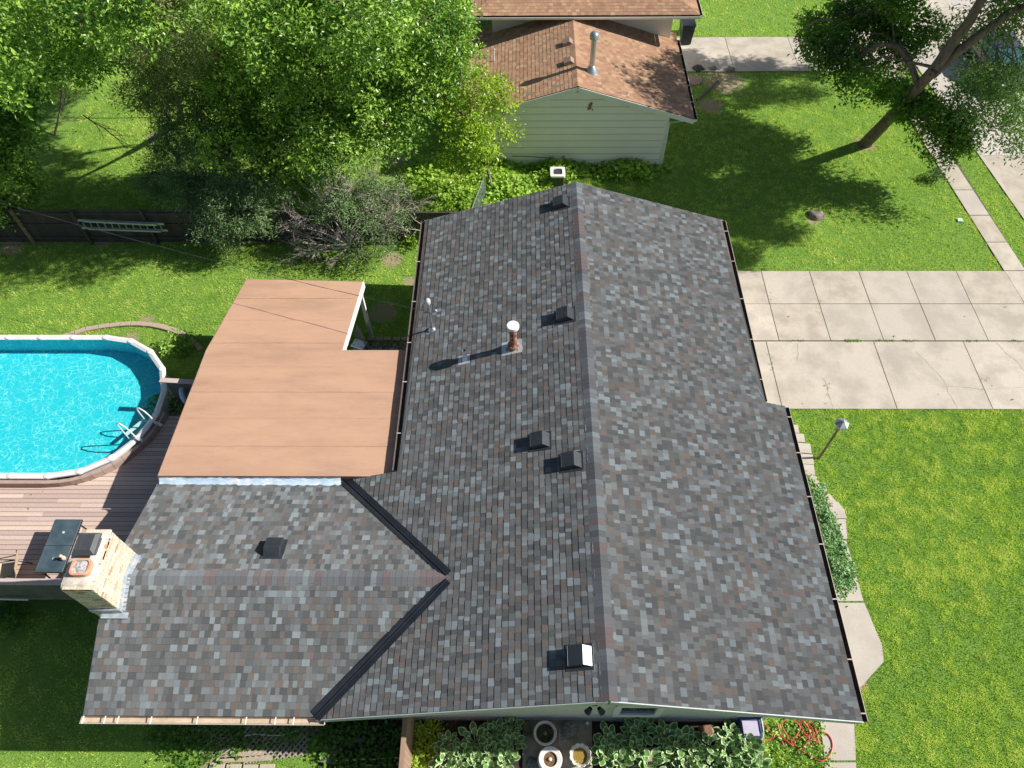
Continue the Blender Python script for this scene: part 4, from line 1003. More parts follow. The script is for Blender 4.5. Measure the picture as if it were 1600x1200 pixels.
def on_nw(u, v, s=-1):
    d = ray(u, v); k = NS*s; t = (nz_+k*nx*(-1)-H)/(d[2]-k*d[0]*1) if False else None
    # z = nz_ - NS*|x-nx| ; west: z = nz_ + NS*(x-nx); east: z = nz_ - NS*(x-nx)
    q = NS if s < 0 else -NS
    t = (nz_-q*nx-H)/(d[2]-q*d[0]); return Vector((d[0]*t, d[1]*t, H+d[2]*t))
MNW = Matrix.Rotation(-math.atan(NS), 4, 'Y')
for (u, v, lb) in ((888, 68, 'brown roof vent farther from the metal flue'), (890, 98, 'brown roof vent beside the metal flue')):
    p = on_nw(u, v); T = Matrix.Translation(p) @ MNW; b = MB(); h = .17
    b.add([T @ Vector(q) for q in ((-.2, -.17, 0), (.2, -.17, 0), (.2, .17, 0), (-.2, .17, 0), (-.2, -.17, h*.8), (.08, -.17, h), (.08, .17, h), (-.2, .17, h*.8))], ((0,3,2,1),(4,5,6,7),(0,1,5,4),(1,2,6,5),(2,3,7,6),(3,0,4,7)))
    o = b.build('roof_vent', NV, NB); o['label'] = lb
p = on_nw(924, 112, 1)
b = MB(); b.lathe(p, [(.30, -.08), (.22, .05), (.14, .22), (.10, .26), (.10, 1.35)], 18); fl = b.build('metal_flue', GALV, NB, smooth=True)
b = MB(); b.lathe(p, [(.11, 1.30), (.17, 1.33), (.17, 1.50), (.12, 1.56), (.001, 1.60)], 18); b.build('flue_cap', GALV, fl, smooth=True)
p = on_nw(772, 95); b = MB(); b.tube([p, p+Vector((0, 0, .45)), p+Vector((.04, 0, .5))], .03, 7); b.build('vent_pipe', WHITE, NB)

# air conditioner, downpipe, wire fence, bins
p = G(871.5, 268, .78); acx, acy = p.x, p.y; s_ = .29
ac = empty('air_conditioner', (acx, acy, 0), 'square air conditioner with a white rim behind the main house ridge', 'air conditioner')
b = MB(); b.prism(rrect(acx, acy, s_-.02, s_-.02, .06), .05, .74); b.build('casing', mat('dark_grille', (.035, .035, .038), .6, (.06, .06, .065), 40, stretch=(1, 1, 6)), ac)
b = MB(); o1 = rrect(acx, acy, s_+.01, s_+.01, .08); n = len(o1); i1 = [(acx+.22*math.cos(math.atan2(y-acy, x-acx)), acy+.22*math.sin(math.atan2(y-acy, x-acx))) for x, y in o1]
b.add([(x, y, .70) for x, y in o1]+[(x, y, .78) for x, y in o1]+[(x, y, .785) for x, y in i1]+[(x, y, .70) for x, y in i1], [(k*n+i, k*n+(i+1) % n, (k+1)*n+(i+1) % n, (k+1)*n+i) for k in range(3) for i in range(n)])
b.build('top_rim', WHITE, ac, smooth=True)
b = MB()
for k in range(3):
    a = k*2.094+.4; b.bar((acx, acy, .69), (acx+.2*math.cos(a), acy+.2*math.sin(a), .70), .12, .012)
b.lathe((acx, acy, .66), [(.06, 0), (.06, .06), (.001, .07)], 12); b.build('fan', MATS['light_grey_metal'], ac)
q0, q1 = G(798, 266, .12), G(868, 301, .06)
tag(rebase(MB().bar(q0, q1, .11, .09).build('downspout_pipe', WHITE, bevel=.012), q0), 'fallen white downspout lying among the vines beside the air conditioner', 'pipe')
wf0, wf1 = G(757, 274, 1.15), G(734, 335, 1.15)
wf = empty('wire_fence', (wf0.x, wf0.y, 0), 'chain link fence panel behind the far end of the grey roof', 'fence')
b = MB(); b.tube([wf0, wf1], .022, 7); b.build('top_rail', GALV, wf)
for p in (wf0, wf1): b = MB(); b.tube([(p.x, p.y, 0), (p.x, p.y, 1.2)], .028, 7); b.build('post', GALV, wf)
b = MB(); L = (wf1-wf0).length; dd = (wf1-wf0)/L; s = -1.15
while s < L:
    for sg in (1, -1):
        z0, z1 = (0, 1.15) if sg == 1 else (1.15, 0); a0, a1 = s, s+1.15
        pa = (max(a0, 0), z0+(max(a0, 0)-a0)/(a1-a0)*(z1-z0)); pb = (min(a1, L), z0+(min(a1, L)-a0)/(a1-a0)*(z1-z0))
        if pb[0] > pa[0]: b.bar(Vector((wf0.x, wf0.y, pa[1]))+Vector((dd.x, dd.y, 0))*pa[0], Vector((wf0.x, wf0.y, pb[1]))+Vector((dd.x, dd.y, 0))*pb[0], .006, .006)
    s += .075
b.build('mesh', GALV, wf)
BIN = mat('bin_plastic', (.012, .016, .022), .5, (.02, .024, .03), 3)
for k, (u, v, lb) in enumerate(((1072, 36, 'black wheeled bin by the far house wall, farther back'), (1073, 52, 'black wheeled bin by the far house wall, nearer the driveway'))):
    p = G(u, v, .5); bn = empty('wheeled_bin', (p.x, p.y, 0), lb, 'bin', 'bins beside the neighbouring house'); b = MB()
    b.add([(p.x+x*w_, p.y+y*w_, z) for z, w_ in ((.05, .24), (1.0, .31)) for x, y in ((-1, -1), (1, -1), (1, 1), (-1, 1))], ((0,3,2,1),(4,5,6,7),(0,1,5,4),(1,2,6,5),(2,3,7,6),(3,0,4,7))); b.build('body', BIN, bn, bevel=.02)
    b = MB(); b.box((p.x, p.y, 1.04), (.66, .68, .06)); b.build('lid', BIN, bn, bevel=.02)
    b = MB(); b.bar((p.x-.28, p.y+.36, 1.0), (p.x+.28, p.y+.36, 1.0), .03, .03); b.build('handle', BIN, bn)

# lamp post on the front lawn
p = G(1279.5, 716); lpo = empty('lamp_post', p, 'brown garden lamp post standing on the front lawn', 'lamp post')
LH = 1.72; LM = mat('lantern_grey', (.25, .27, .30), .45, (.36, .38, .40), 12, metal=.4)
b = MB(); b.tube([p, p+Vector((0, 0, LH))], [.038, .034], 12); b.lathe(p, [(.06, 0), (.055, .03), (.04, .05)], 12); b.build('pole', mat('lamp_brown', (.13, .075, .05), .6, (.20, .13, .10), 10), lpo, smooth=True)
b = MB(); t = p+Vector((0, 0, LH))
b.lathe(t, [(.05, -.02), (.07, .02), (.11, .06)], 4); b.lathe(t, [(.20, .26), (.21, .29), (.06, .38), (.04, .40), (.04, .43), (.001, .45)], 6)
for k in range(4):
    a = k*math.pi/2+.3; b.bar(t+Vector((.09*math.cos(a), .09*math.sin(a), .05)), t+Vector((.15*math.cos(a), .15*math.sin(a), .27)), .012, .012)
b.build('lantern', LM, lpo)
b = MB(); b.lathe(t, [(.085, .055), (.135, .255)], 4); b.build('lantern_glass', mat('frosted', (.65, .60, .50), .3, (.5, .46, .4), 8), lpo)

# parked car on the street, under the tree
cp = G(1560, 92, .6); CARM = mat('car_paint', (.10, .06, .17), .25, (.075, .045, .10), 1, metal=.3, coat=1.0, spec=.5)
car = empty('parked_car', (cp.x, cp.y, 0), 'dark purple car parked on the street behind the leaning tree', 'car')
def loft(st):
    """st: list of (y, [(x,z)...]) sections, mirrored"""
    b = MB(); vs = []; n = None
    for y, pr in st:
        ring = [(cp.x+x, cp.y+y, z) for x, z in pr]+[(cp.x-x, cp.y+y, z) for x, z in reversed(pr)]
        n = len(ring); vs += ring
    fs = [(i*n+j, i*n+(j+1) % n, (i+1)*n+(j+1) % n, (i+1)*n+j) for i in range(len(st)-1) for j in range(n)]
    fs += [tuple(range(n)), tuple(range(len(st)*n-1, (len(st)-1)*n-1, -1))]
    b.add(vs, fs); return b
def sec(w_, h, lo=.25): return [(w_*.85, lo), (w_, lo+.18), (w_*1.0, h*.75), (w_*.93, h*.97), (w_*.5, h)]
body = loft([(-2.25, sec(.62, .62, .35)), (-2.1, sec(.80, .72)), (-1.5, sec(.88, .82)), (-.8, sec(.90, .92)), (.6, sec(.90, .94)), (1.5, sec(.89, .95)), (2.05, sec(.82, .92)), (2.25, sec(.66, .80, .38))]).build('body', CARM, car, smooth=True)
GLS = mat('car_glass', (.05, .16, .19), .05, (.03, .07, .08), 1, spec=1.0)
def csec(w_, h): return [(w_+.12, .90), (w_+.02, h*.93), (w_-.06, h), (w_*.5, h+.01), (w_*.2, h+.015)]
loft([(-1.15, csec(.68, .93)), (-.45, csec(.62, 1.38)), (.9, csec(.62, 1.40)), (1.65, csec(.66, .98))]).build('cabin_glass', GLS, car, smooth=True)
loft([(-.42, [(.60, 1.395), (.5, 1.42), (.2, 1.44)]), (.25, [(.60, 1.41), (.5, 1.44), (.2, 1.46)]), (.88, [(.60, 1.41), (.5, 1.43), (.2, 1.44)])]).build('roof', CARM, car, smooth=True)
for sx in (-1, 1):
    for yy_ in (-1.4, 1.38):
        M = Matrix.Translation((cp.x+sx*.80, cp.y+yy_, .32)) @ Matrix.Rotation(math.pi/2, 4, 'Y'); b = MB(); b.lathe((0, 0, -.1), [(.2, 0), (.32, .01), (.32, .2), (.2, .21)], 18, M=M); wh = b.build('wheel', mat('tyre', (.015, .015, .015), .9, (.02, .02, .02), 3), car, smooth=True)
        b = MB(); b.lathe((0, 0, -.105), [(.001, 0), (.19, .0), (.19, .22), (.001, .22)], 14, M=M); b.build('rim', MATS['light_grey_metal'], wh)
    b = MB(); b.box((cp.x+sx*.58, cp.y-2.2, .62), (.3, .12, .12)); b.build('headlight', MATS['bright_metal'], car, bevel=.02)
    b = MB(); b.box((cp.x+sx*.60, cp.y+2.2, .74), (.26, .1, .12)); b.build('tail_light', mat('red_lens', (.45, .01, .01), .2, (.3, .01, .01), 4), car, bevel=.02)
    b = MB(); b.box((cp.x+sx*.98, cp.y-.75, .98), (.16, .1, .12)); b.build('mirror', CARM, car, bevel=.02)
# wires
WIRE = mat('wire', (.045, .045, .05), .7, (.06, .06, .06), 3)
def catenary(a, c, sag, n=26): return [a.lerp(c, i/n)+Vector((0, 0, -sag*4*(i/n)*(1-i/n))) for i in range(n+1)]
wa = G(28, 337, 3.6); far = wire_end.lerp(wa, 1.6); far.z = 4.6
b = MB(); cpts = catenary(wire_end, far, .35, 40); b.tube(cpts, .006, 5)
tw = [p+Vector((0, .018*math.cos(i*1.7), .018*math.sin(i*1.7))) for i, p in enumerate(cpts)]; b.tube(tw, .004, 4)
tag(rebase(b.build('service_wire', WIRE), wire_end), 'twisted overhead cable crossing the flat roof to the bent mast', 'cable')
wb0, wb1 = G(-40, 182, 4.5), G(235, 188, 4.5); b = MB(); b.tube(catenary(wb0, wb1+Vector((6, .2, .2)), .15), .012, 5)
tag(rebase(b.build('overhead_wire', WIRE), wb0), 'thin pale overhead wire across the shaded back lawn', 'cable')
# stone and debris
def rock(c, r, m, lab, cat='rock', sq=.6, grp=None):
    bm = bmesh.new(); bmesh.ops.create_icosphere(bm, subdivisions=3, radius=1)
    sd = rng.uniform(0, 9)
    from mathutils import noise as mn
    for v in bm.verts:
        k = 1+.35*mn.noise(v.co*1.3+Vector((sd, 0, 0)))+.12*mn.noise(v.co*4+Vector((sd, 3, 0))); v.co = Vector((v.co.x*k*r, v.co.y*k*r*.8, max(-.1, v.co.z*k*sq*r)))
    me = bpy.data.meshes.new('rock'); bm.to_mesh(me); bm.free(); me.polygons.foreach_set('use_smooth', [True]*len(me.polygons))
    o = link('rock', me, m); o.location = c; return tag(o, lab, cat, grp)
STN = mat('field_stone', (.26, .22, .20), .9, (.16, .13, .12), 5, 6, .4, .6, .01, 14)
rock(G(1275, 338), .34, STN, 'large rough rock lying on the shaded front lawn')
rock(G(1090, 108), .30, mat('dark_rock', (.05, .045, .04), .9, (.09, .08, .07), 4, bump=.01), 'dark lump at the edge of the neighbouring driveway, nearest the wall')
rock(G(1114, 108), .22, STN, 'small grey rock at the edge of the neighbouring driveway')
rock(G(1140, 110), .26, STN, 'rough stone at the driveway edge, farthest from the house')
p = G(1083, 126); b = MB(); b.lathe((p.x, p.y, 0), [(.42, 0), (.42, .05), (.38, .07), (.001, .07)], 20); tag(rebase(b.build('stepping_stone', mat('pink_stone', (.38, .25, .22), .9, (.3, .2, .18), 5)), p), 'round pinkish stone in the bare earth beside the far house', 'stone')
b = MB(); q = G(1150, 110); b.bar(G(1088, 158)+Vector((0, 0, .05)), G(1122, 128)+Vector((0, 0, .06)), .07, .08); tag(rebase(b.build('edging_timber', mat('grey_timber', (.20, .16, .14), .9, (.13, .11, .1), 6)), G(1088, 158)), 'old timber edging lying in the earth by the far gutter', 'timber')
b = MB(); p = G(1499, 345); b.add([(p.x-.1, p.y-.08, .05), (p.x+.1, p.y-.1, .06), (p.x+.12, p.y+.06, .05), (p.x-.06, p.y+.1, .07)], [(0, 1, 2, 3)]); b.add([Vector(v)-Vector((0, 0, .012)) for v in b.v[:4]], [(3, 2, 1, 0)])
tag(rebase(b.build('litter_paper', mat('mint_paper', (.45, .72, .62), .7), norm=False), p), 'scrap of mint green paper on the grass beside the sidewalk', 'litter')

# ================================================================== SMALL THINGS ON THE SOUTH SIDE
def ring_pot(name, c, prof, m, lab, cat, fill=None, fz=0, fr=0, scallop=0, n=32, sy=1):
    t = empty(name, c, lab, cat); b = MB(); b.lathe(c, prof, n, sy=sy)
    if scallop:
        vs = []
        for i, v in enumerate(b.v):
            k = 1+scallop*abs(math.sin(6*math.atan2(v[1]-c[1], v[0]-c[0]))); vs.append((c[0]+(v[0]-c[0])*k, c[1]+(v[1]-c[1])*k, v[2]+(scallop*.35*(k-1)/scallop if v[2] > c[2]+.1 else 0)))
        b.v = vs
    b.build('bowl', m, t, smooth=not scallop)
    if fill:
        b = MB(); b.lathe(c, [(fr, fz-.02), (fr*.98, fz), (.001, fz+.01)], n, sy=sy); b.build('soil' if 'soil' in fill.name else 'filling', fill, t)
    return t
CREAMP = mat('cream_ceramic', (.66, .63, .58), .5, (.5, .47, .43), 6, fine=.05)
SOILP = mat('pot_soil', (.20, .11, .05), .95, (.10, .06, .03), 14, 5, bump=.01)
DKW = mat('dark_water_soil', (.012, .010, .008), .25, (.05, .03, .015), 5)
c = G(851, 1150, .0); c.z = .05
t = ring_pot('planter', c, [(.17, 0), (.20, .05), (.27, .34), (.285, .36), (.27, .375), (.225, .36), (.21, .25)], CREAMP, 'grey rimmed round planter of dark soil, nearest the house wall', 'planter', DKW, .29, .215)
b = MB(); b.lathe((c.x, c.y, .34), [(.035, -.02), (.05, .01), (.02, .05), (.03, .07), (.001, .09)], 10); b.build('ornament', STN, t, smooth=True)
c = G(859, 1190); c.z = .05
t = ring_pot('planter', c, [(.26, 0), (.30, .02), (.30, .07), (.20, .09), (.22, .22), (.285, .30), (.29, .32), (.27, .335), (.17, .32), (.16, .25)], WHITE, 'white wide rimmed planter with brown soil and a pale ball', 'planter', SOILP, .27, .165)
b = MB(); b.lathe((c.x, c.y, .33), [(.02, -.03), (.042, .0), (.045, .03), (.03, .06), (.001, .07)], 12); b.build('ball', WHITE, t, smooth=True)
c = G(905, 1184); c.z = .05
t = ring_pot('shell_planter', c, [(.14, 0), (.17, .05), (.24, .30), (.25, .33), (.235, .34), (.20, .30), (.17, .22)], CREAMP, 'scalloped shell planter filled with ochre straw', 'planter', mat('ochre_straw', (.36, .24, .04), .95, (.18, .12, .03), 30, 5, bump=.01), .24, .19, scallop=.09, n=72)
c = G(824, 1144); c.z = .05
t = ring_pot('flower_pot', c, [(.08, 0), (.12, .18), (.13, .19), (.11, .18)], mat('mossy_pot', (.12, .13, .07), .9, (.07, .06, .04), 9), 'small mossy flower pot at the left corner of the patio slab', 'flower pot', SOILP, .16, .1)
c = G(889, 1143); c.z = .05
b = MB(); b.lathe(c, [(.14, 0), (.20, .08), (.19, .18), (.12, .24), (.001, .25)], 24, sx=1.0, sy=.9)
vs = b.v; b.v = [(c.x+(x-c.x)*(1+rng.uniform(-.12, .12)), c.y+(y-c.y)*(1+rng.uniform(-.12, .12)), z+rng.uniform(-.015, .015)) for x, y, z in vs]
tag(rebase(b.build('dried_plant', mat('dried_moss', (.30, .29, .27), .95, (.14, .13, .11), 16, 6, bump=.02), smooth=True), c), 'grey dried rounded plant on the shaded patio slab', 'plant')
c = G(873, 1153); b = MB(); rr = [(c.x+.03+.14*math.cos(a), c.y+.19*math.sin(a), .22) for a in np.linspace(-1.7, 1.7, 14)]
b.tube(rr+[rr[0]], .007, 5)
for k in range(4):
    y = c.y-.12+k*.075; b.tube([(c.x-.0, y-.02, .22), (c.x+.13, y+.03, .22)], .004, 4)
b.tube([(c.x+.06, c.y-.19, .05), (c.x+.06, c.y-.18, .22)], .006, 4); b.tube([(c.x+.06, c.y+.18, .05), (c.x+.06, c.y+.17, .22)], .006, 4)
tag(rebase(b.build('wire_stand', MATS['light_grey_metal']), c), 'small curved wire stand beside the dark planter', 'wire stand')
c = G(917, 1131); c.z = .05; b = MB(); b.lathe(c, [(.035, 0), (.05, .04), (.045, .09), (.02, .12)], 10); tag(rebase(b.build('garden_ornament', WHITE, smooth=True), c), 'tiny white ornament in the shaded patio corner', 'ornament')
c = G(832, 1193); rock(Vector((c.x, c.y, .06)), .16, mat('blue_grey_stone', (.20, .24, .25), .9, (.10, .12, .13), 9, bump=.02), 'bluish grey lumpy rock beside the white planter')
# side fence running away from the house
fx = G(646, 1150).x; sfn = empty('side_fence', (fx, 3.7, 0), 'brown fence running out from the front wall beside the leafy hostas', 'fence'); b = MB()
y = 3.72; TANW = mat('tan_fence', (.36, .24, .17), .85, (.28, .18, .125), 3, fine=.06, stretch=(1, 1, .3))
while y > -3.5: b.box((fx, y, .83), (.022, .137, 1.58), ); y -= .142
b.build('boards', TANW, sfn); b = MB(); b.box((fx, .1, 1.64), (.11, 7.2, .03)); b.build('top_board', TANW, sfn)
b = MB()
for y in (3.6, 1.6, -.4): b.box((fx-.07, y, .8), (.09, .09, 1.6))
b.build('post', TANW, sfn)
# lattice panels and boards on the ground
LAT = mat('lattice', (.42, .34, .30), .85, (.30, .25, .23), 4)
def lattice(cu, cv, sx, sy, rot, lab, z=.07):
    c = G(cu, cv); t = MB(); M = Matrix.Translation((c.x, c.y, z)) @ Matrix.Rotation(math.radians(rot), 4, 'Z') @ Matrix.Rotation(math.radians(2), 4, 'X')
    stp = .105*1.414
    for sg in (1, -1):
        s = -sx-sy
        while s < sx+sy:
            # line x - sg*y = s within the rectangle
            pts = []
            for yy in (-sy, sy):
                x = s+sg*yy
                if -sx <= x <= sx: pts.append((x, yy))
            for xx in (-sx, sx):
                y = (xx-s)*sg
                if -sy < y < sy: pts.append((xx, y))
            if len(pts) >= 2 and (Vector(pts[0])-Vector(pts[1])).length > .1:
                t.bar(M @ Vector((*pts[0], .012*sg)), M @ Vector((*pts[1], .012*sg)), .038, .008)
            s += stp
    return tag(rebase(t.build('lattice_panel', LAT), c), lab, 'lattice', 'lattice panels lying by the wing wall')
lattice(432, 1158, .80, .42, 8, 'wooden lattice panel lying beneath the right half of the pale gutter')
lattice(335, 1160, .62, .30, -8, 'wooden lattice panel half hidden in weeds, the left one')
PLK = mat('weathered_plank', (.46, .38, .26), .9, (.34, .27, .18), 4, 5, stretch=(.4, 3, 1))
def plank(u0, v0, u1, v1, w_, lab, m=PLK, z=.05, grp=None):
    a, c = G(u0, v0, z), G(u1, v1, z); b = MB(); b.bar(a, c, w_, .04); return tag(rebase(b.build('plank', m, bevel=.003), a), lab, 'plank', grp)
plank(341, 1182, 412, 1177, .13, 'sunlit weathered plank below the lattice, upper of the pair', grp='weathered planks by the lattice')
plank(343, 1188, 424, 1184, .13, 'sunlit weathered plank below the lattice, lower of the pair', grp='weathered planks by the lattice')
plank(478, 1143, 520, 1140, .22, 'dark plank in the shade right under the roof corner', MATS['grey_timber'])
plank(502, 1159, 571, 1156, .10, 'long grey plank in the shade left of the brown fence', MATS['grey_timber'])
plank(292, 1176, 300, 1164, .2, 'short dark board at the left end of the lattice', MATS['grey_timber'])
for i, (u, v) in enumerate(((340, 1198), (366, 1199), (392, 1200), (418, 1199))):
    p = G(u, v); b = MB(); b.box((p.x, p.y-.03, .03), (.36, .2, .06)); tag(rebase(b.build('edging_brick', mat('edging_stone', (.50, .42, .33), .9, (.40, .33, .26), 6, fine=.08), bevel=.008), p), ORD[i]+' pale edging brick from the left below the sunlit planks', 'brick', 'edging bricks below the lattice')
p = G(515, 1181); b = MB(); b.prism([(p.x-.18, p.y-.16), (p.x+.12, p.y-.2), (p.x+.2, p.y+.08), (p.x-.03, p.y+.2), (p.x-.2, p.y+.1)], .01, .12); tag(rebase(b.build('paving_stone', STN, bevel=.01), p), 'five sided grey stone left of the brown side fence', 'stone')
b = MB(); b.tube([G(u, v, .12) for u, v in ((382, 1150), (400, 1147), (420, 1149), (440, 1149), (458, 1144), (468, 1139))], .012, 6); tag(rebase(b.build('white_cable', WHITE), G(382, 1150)), 'thin whitish cable lying over the lattice', 'cable')
b = MB(); b.tube([G(-30, 935, 1.0), G(44, 937, 1.0)], .025, 7); tag(rebase(b.build('white_pole', WHITE), G(44, 937, 1.0)), 'white pole hung along the outside of the deck', 'pole')
# blue storage box beside the corner, hose
BLU = mat('blue_plastic', (.03, .045, .16), .4, (.05, .07, .2), 4); LID = mat('lilac_panel', (.50, .47, .60), .5, (.42, .38, .5), 4)
p = G(1167, 1141); tb = empty('storage_box', (p.x, p.y, 0), 'blue and white storage box by the front corner of the wall', 'box')
b = MB(); b.box((p.x, p.y, .21), (.50, .46, .40)); b.build('body', BLU, tb, bevel=.02); b = MB(); b.box((p.x-.02, p.y-.03, .42), (.38, .34, .02)); b.build('lid_panel', LID, tb, bevel=.005)
b = MB(); b.tube([(p.x+.27, p.y+.21, .1), (p.x+.27, p.y+.18, .47), (p.x+.27, p.y-.1, .47), (p.x+.27, p.y-.22, .3)], .014, 6); b.build('handle', WHITE, tb)
HOSE = mat('red_hose', (.52, .055, .04), .4, (.62, .13, .09), 3); b = MB()
hp = []
def sp(pts, n=6):
    out = []
    P = [pts[0]]+pts+[pts[-1]]
    for i in range(1, len(P)-2):
        for k in range(n):
            t = k/n; a, b_, c, d = P[i-1], P[i], P[i+1], P[i+2]
            out.append(.5*((2*b_)+(-a+c)*t+(2*a-5*b_+4*c-d)*t*t+(-a+3*b_-3*c+d)*t*t*t))
    return out+[pts[-1]]
for z, pts in ((.03, ((1195, 1130), (1205, 1146), (1222, 1155), (1238, 1160), (1250, 1170), (1266, 1181), (1284, 1189), (1296, 1180), (1301, 1165), (1296, 1150), (1284, 1143), (1268, 1144), (1256, 1150), (1244, 1155))),
               (.05, ((1188, 1156), (1200, 1156), (1210, 1150), (1200, 1140), (1196, 1128))), (.07, ((1215, 1130), (1220, 1148), (1232, 1160), (1240, 1165), (1230, 1150), (1222, 1132), (1232, 1122), (1248, 1122))),
               (.06, ((1250, 1124), (1262, 1135), (1265, 1150), (1258, 1165), (1247, 1172))), (.08, ((1255, 1122), (1270, 1130), (1276, 1146), (1280, 1162))), (.05, ((1222, 1158), (1226, 1170))), (.09, ((1240, 1125), (1250, 1135), (1244, 1150), (1236, 1158)))):
    b.tube(sp([G(u, v, z+rng.uniform(0, .05)) for u, v in pts]), .016, 7)
for k in range(7):
    u0 = 1252+rng.uniform(-10, 10); pts = [(u0+i*5+rng.uniform(-3, 3), 1126+i*9+rng.uniform(-3, 3)) for i in range(5)]; b.tube(sp([G(u, v, .05+rng.uniform(0, .1)) for u, v in pts]), .009, 6)
tag(rebase(b.build('garden_hose', HOSE, smooth=True), G(1250, 1150)), 'tangled red garden hose by the front corner and walkway', 'hose')
b = MB(); b.tube(sp([G(u, v, .05) for u, v in ((1228, 1172), (1238, 1176), (1248, 1180), (1253, 1172), (1246, 1165))]), .012, 6); tag(rebase(b.build('black_hose', BLK), G(1238, 1176)), 'short loop of black hose lying below the red hose', 'hose')
for k, (u, v, sx_, sy_, lb, m_) in enumerate(((1015, 1181, .34, .30, 'tan gravel topped block among the hostas', mat('gravel_block', (.42, .34, .24), .95, (.28, .22, .15), 30)), (1101, 1146, .30, .30, 'reddish brown wooden crate behind the hostas, near the wall', mat('red_crate', (.26, .13, .08), .9, (.14, .08, .05), 6)))):
    p = G(u, v); b = MB(); b.box((p.x, p.y, .12), (sx_, sy_, .24), .1); tag(rebase(b.build('garden_block', m_, bevel=.01), p), lb, 'block')
# pavers: curved edging by the pool, straight row by the porch, stones at the hedge
EDG = mat('paver_tan', (.46, .36, .27), .9, (.36, .28, .21), 5, fine=.08)
cv = sp([Vector((*G(u, v)[:2], 0)) for u, v in ((98, 528), (135, 516), (175, 509.5), (215, 507), (250, 511), (284, 522), (305, 537), (318, 552))], 12)
acc = 0; last = cv[0]; npv = 0
for i in range(1, len(cv)):
    acc += (cv[i]-cv[i-1]).length
    if acc >= .36:
        acc = 0; d = cv[i]-last; a = math.atan2(d.y, d.x); m_ = (cv[i]+last)/2; b = MB(); b.box((0, 0, .03), (d.length-.02, .19, .08), 0); o = b.build('paver', EDG, bevel=.008)
        o.location = (m_.x, m_.y, .01); o.rotation_euler[2] = a+rng.uniform(-.04, .04); tag(o, ORD[min(npv, 17)]+' tan paver from the left in the curved lawn edging beyond the pool', 'paver', 'pavers curving round the pool end'); last = cv[i]; npv += 1
for i, u in enumerate((580, 593, 606, 620, 633)):
    p = G(u, 531); b = MB(); b.box((p.x, p.y, .04), (.235, .16, .09), rng.uniform(-.05, .05)); tag(rebase(b.build('paver', EDG, bevel=.008), p), ORD[i]+' tan paver from the left in the short row beside the gravel', 'paver', 'pavers beside the gravel strip')
for i, (u, v, sx_, sy_) in enumerate(((1238, 671, .36, .30), (1246, 685, .40, .31), (1252, 701, .56, .36), (1254, 718, .62, .36), (1256, 734, .60, .34))):
    p = G(u, v); b = MB(); b.box((p.x, p.y, .02), (sx_, sy_, .07), -.1); tag(rebase(b.build('stepping_stone', CONC, bevel=.006), p), ORD[i]+' flat stone from the driveway end, beside the porch gutter', 'stone', 'flat stones between porch gutter and lamp post')
for i, (u, v) in enumerate(((1262, 742), (1269, 748), (1276, 757), (1284, 768), (1290, 778), (1296, 788))):
    p = G(u, v); b = MB(); b.box((p.x, p.y, .04), (.2, .16, .11), -.6+rng.uniform(-.2, .2)); tag(rebase(b.build('edging_block', mat('edging_pale', (.52, .45, .37), .9, (.42, .36, .29), 6), bevel=.008), p), ORD[i]+' pale edging block from the far end of the hedge', 'block', 'edging blocks round the hedge')
p = G(1307, 796); b = MB(); b.prism([(p.x-.26, p.y-.3), (p.x+.20, p.y-.32), (p.x+.18, p.y-.02), (p.x+.08, p.y+.22), (p.x-.22, p.y+.2)], -.02, .07); tag(rebase(b.build('corner_slab', CONC, bevel=.006), p), 'angular pale slab beside the middle of the hedge', 'slab')
# things under the open end of the flat roof
p = G(561, 538, .85); cl = empty('cooler_box', (p.x, p.y, 0), 'light blue lidded cooler in the notch of the flat roof', 'cooler')
LB = mat('pale_blue', (.42, .58, .74), .45, (.5, .64, .78), 4); M = Matrix.Translation((p.x, p.y, 0)) @ Matrix.Rotation(math.radians(-22), 4, 'Z')
b = MB(); b.box((0, 0, .42), (.42, .30, .8), M=M); b.build('body', mat('slate_plastic', (.12, .18, .25), .5), cl, bevel=.02); b = MB(); b.box((0, 0, .85), (.46, .34, .05), M=M); b.build('lid', LB, cl, bevel=.015)
b = MB()
for x in (-.14, .14):
    for y in (-.09, .09): b.lathe((x, y, .872), [(.025, 0), (.022, .008), (.001, .008)], 10, M=M)
b.build('buttons', mat('slate_plastic2', (.06, .12, .20), .5), cl)
b = MB(); pts = [G(u, v, .9) for u, v in ((557, 508), (563, 516), (568, 528), (571, 541))]
vs = []
for q in pts:
    for dx, z in ((-.22, .15), (-.05, .75), (.0, .92), (.07, .75), (.12, .1)): vs.append((q.x+dx, q.y, z))
b.add(vs, [(i*5+j, i*5+j+1, i*5+6+j, i*5+5+j) for i in range(3) for j in range(4)]); tag(rebase(b.build('plastic_shell', mat('grey_shell', (.16, .17, .18), .45, (.22, .23, .24), 3), smooth=True, norm=False), pts[0]), 'curved grey plastic shell propped under the flat roof edge', 'panel')
p = G(302, 622, ZD+.1); b = MB(); M = Matrix.Translation((p.x, p.y, ZD+.35)) @ Matrix.Rotation(math.radians(68), 4, 'Y')
b.tube([M @ Vector((.36*math.cos(a), .36*math.sin(a), 0)) for a in np.linspace(0, 2*math.pi, 25)], .075, 9, cap=False); tag(rebase(b.build('pool_float', LB, smooth=True), p), 'pale blue ring float leaning under the flat roof edge', 'float')
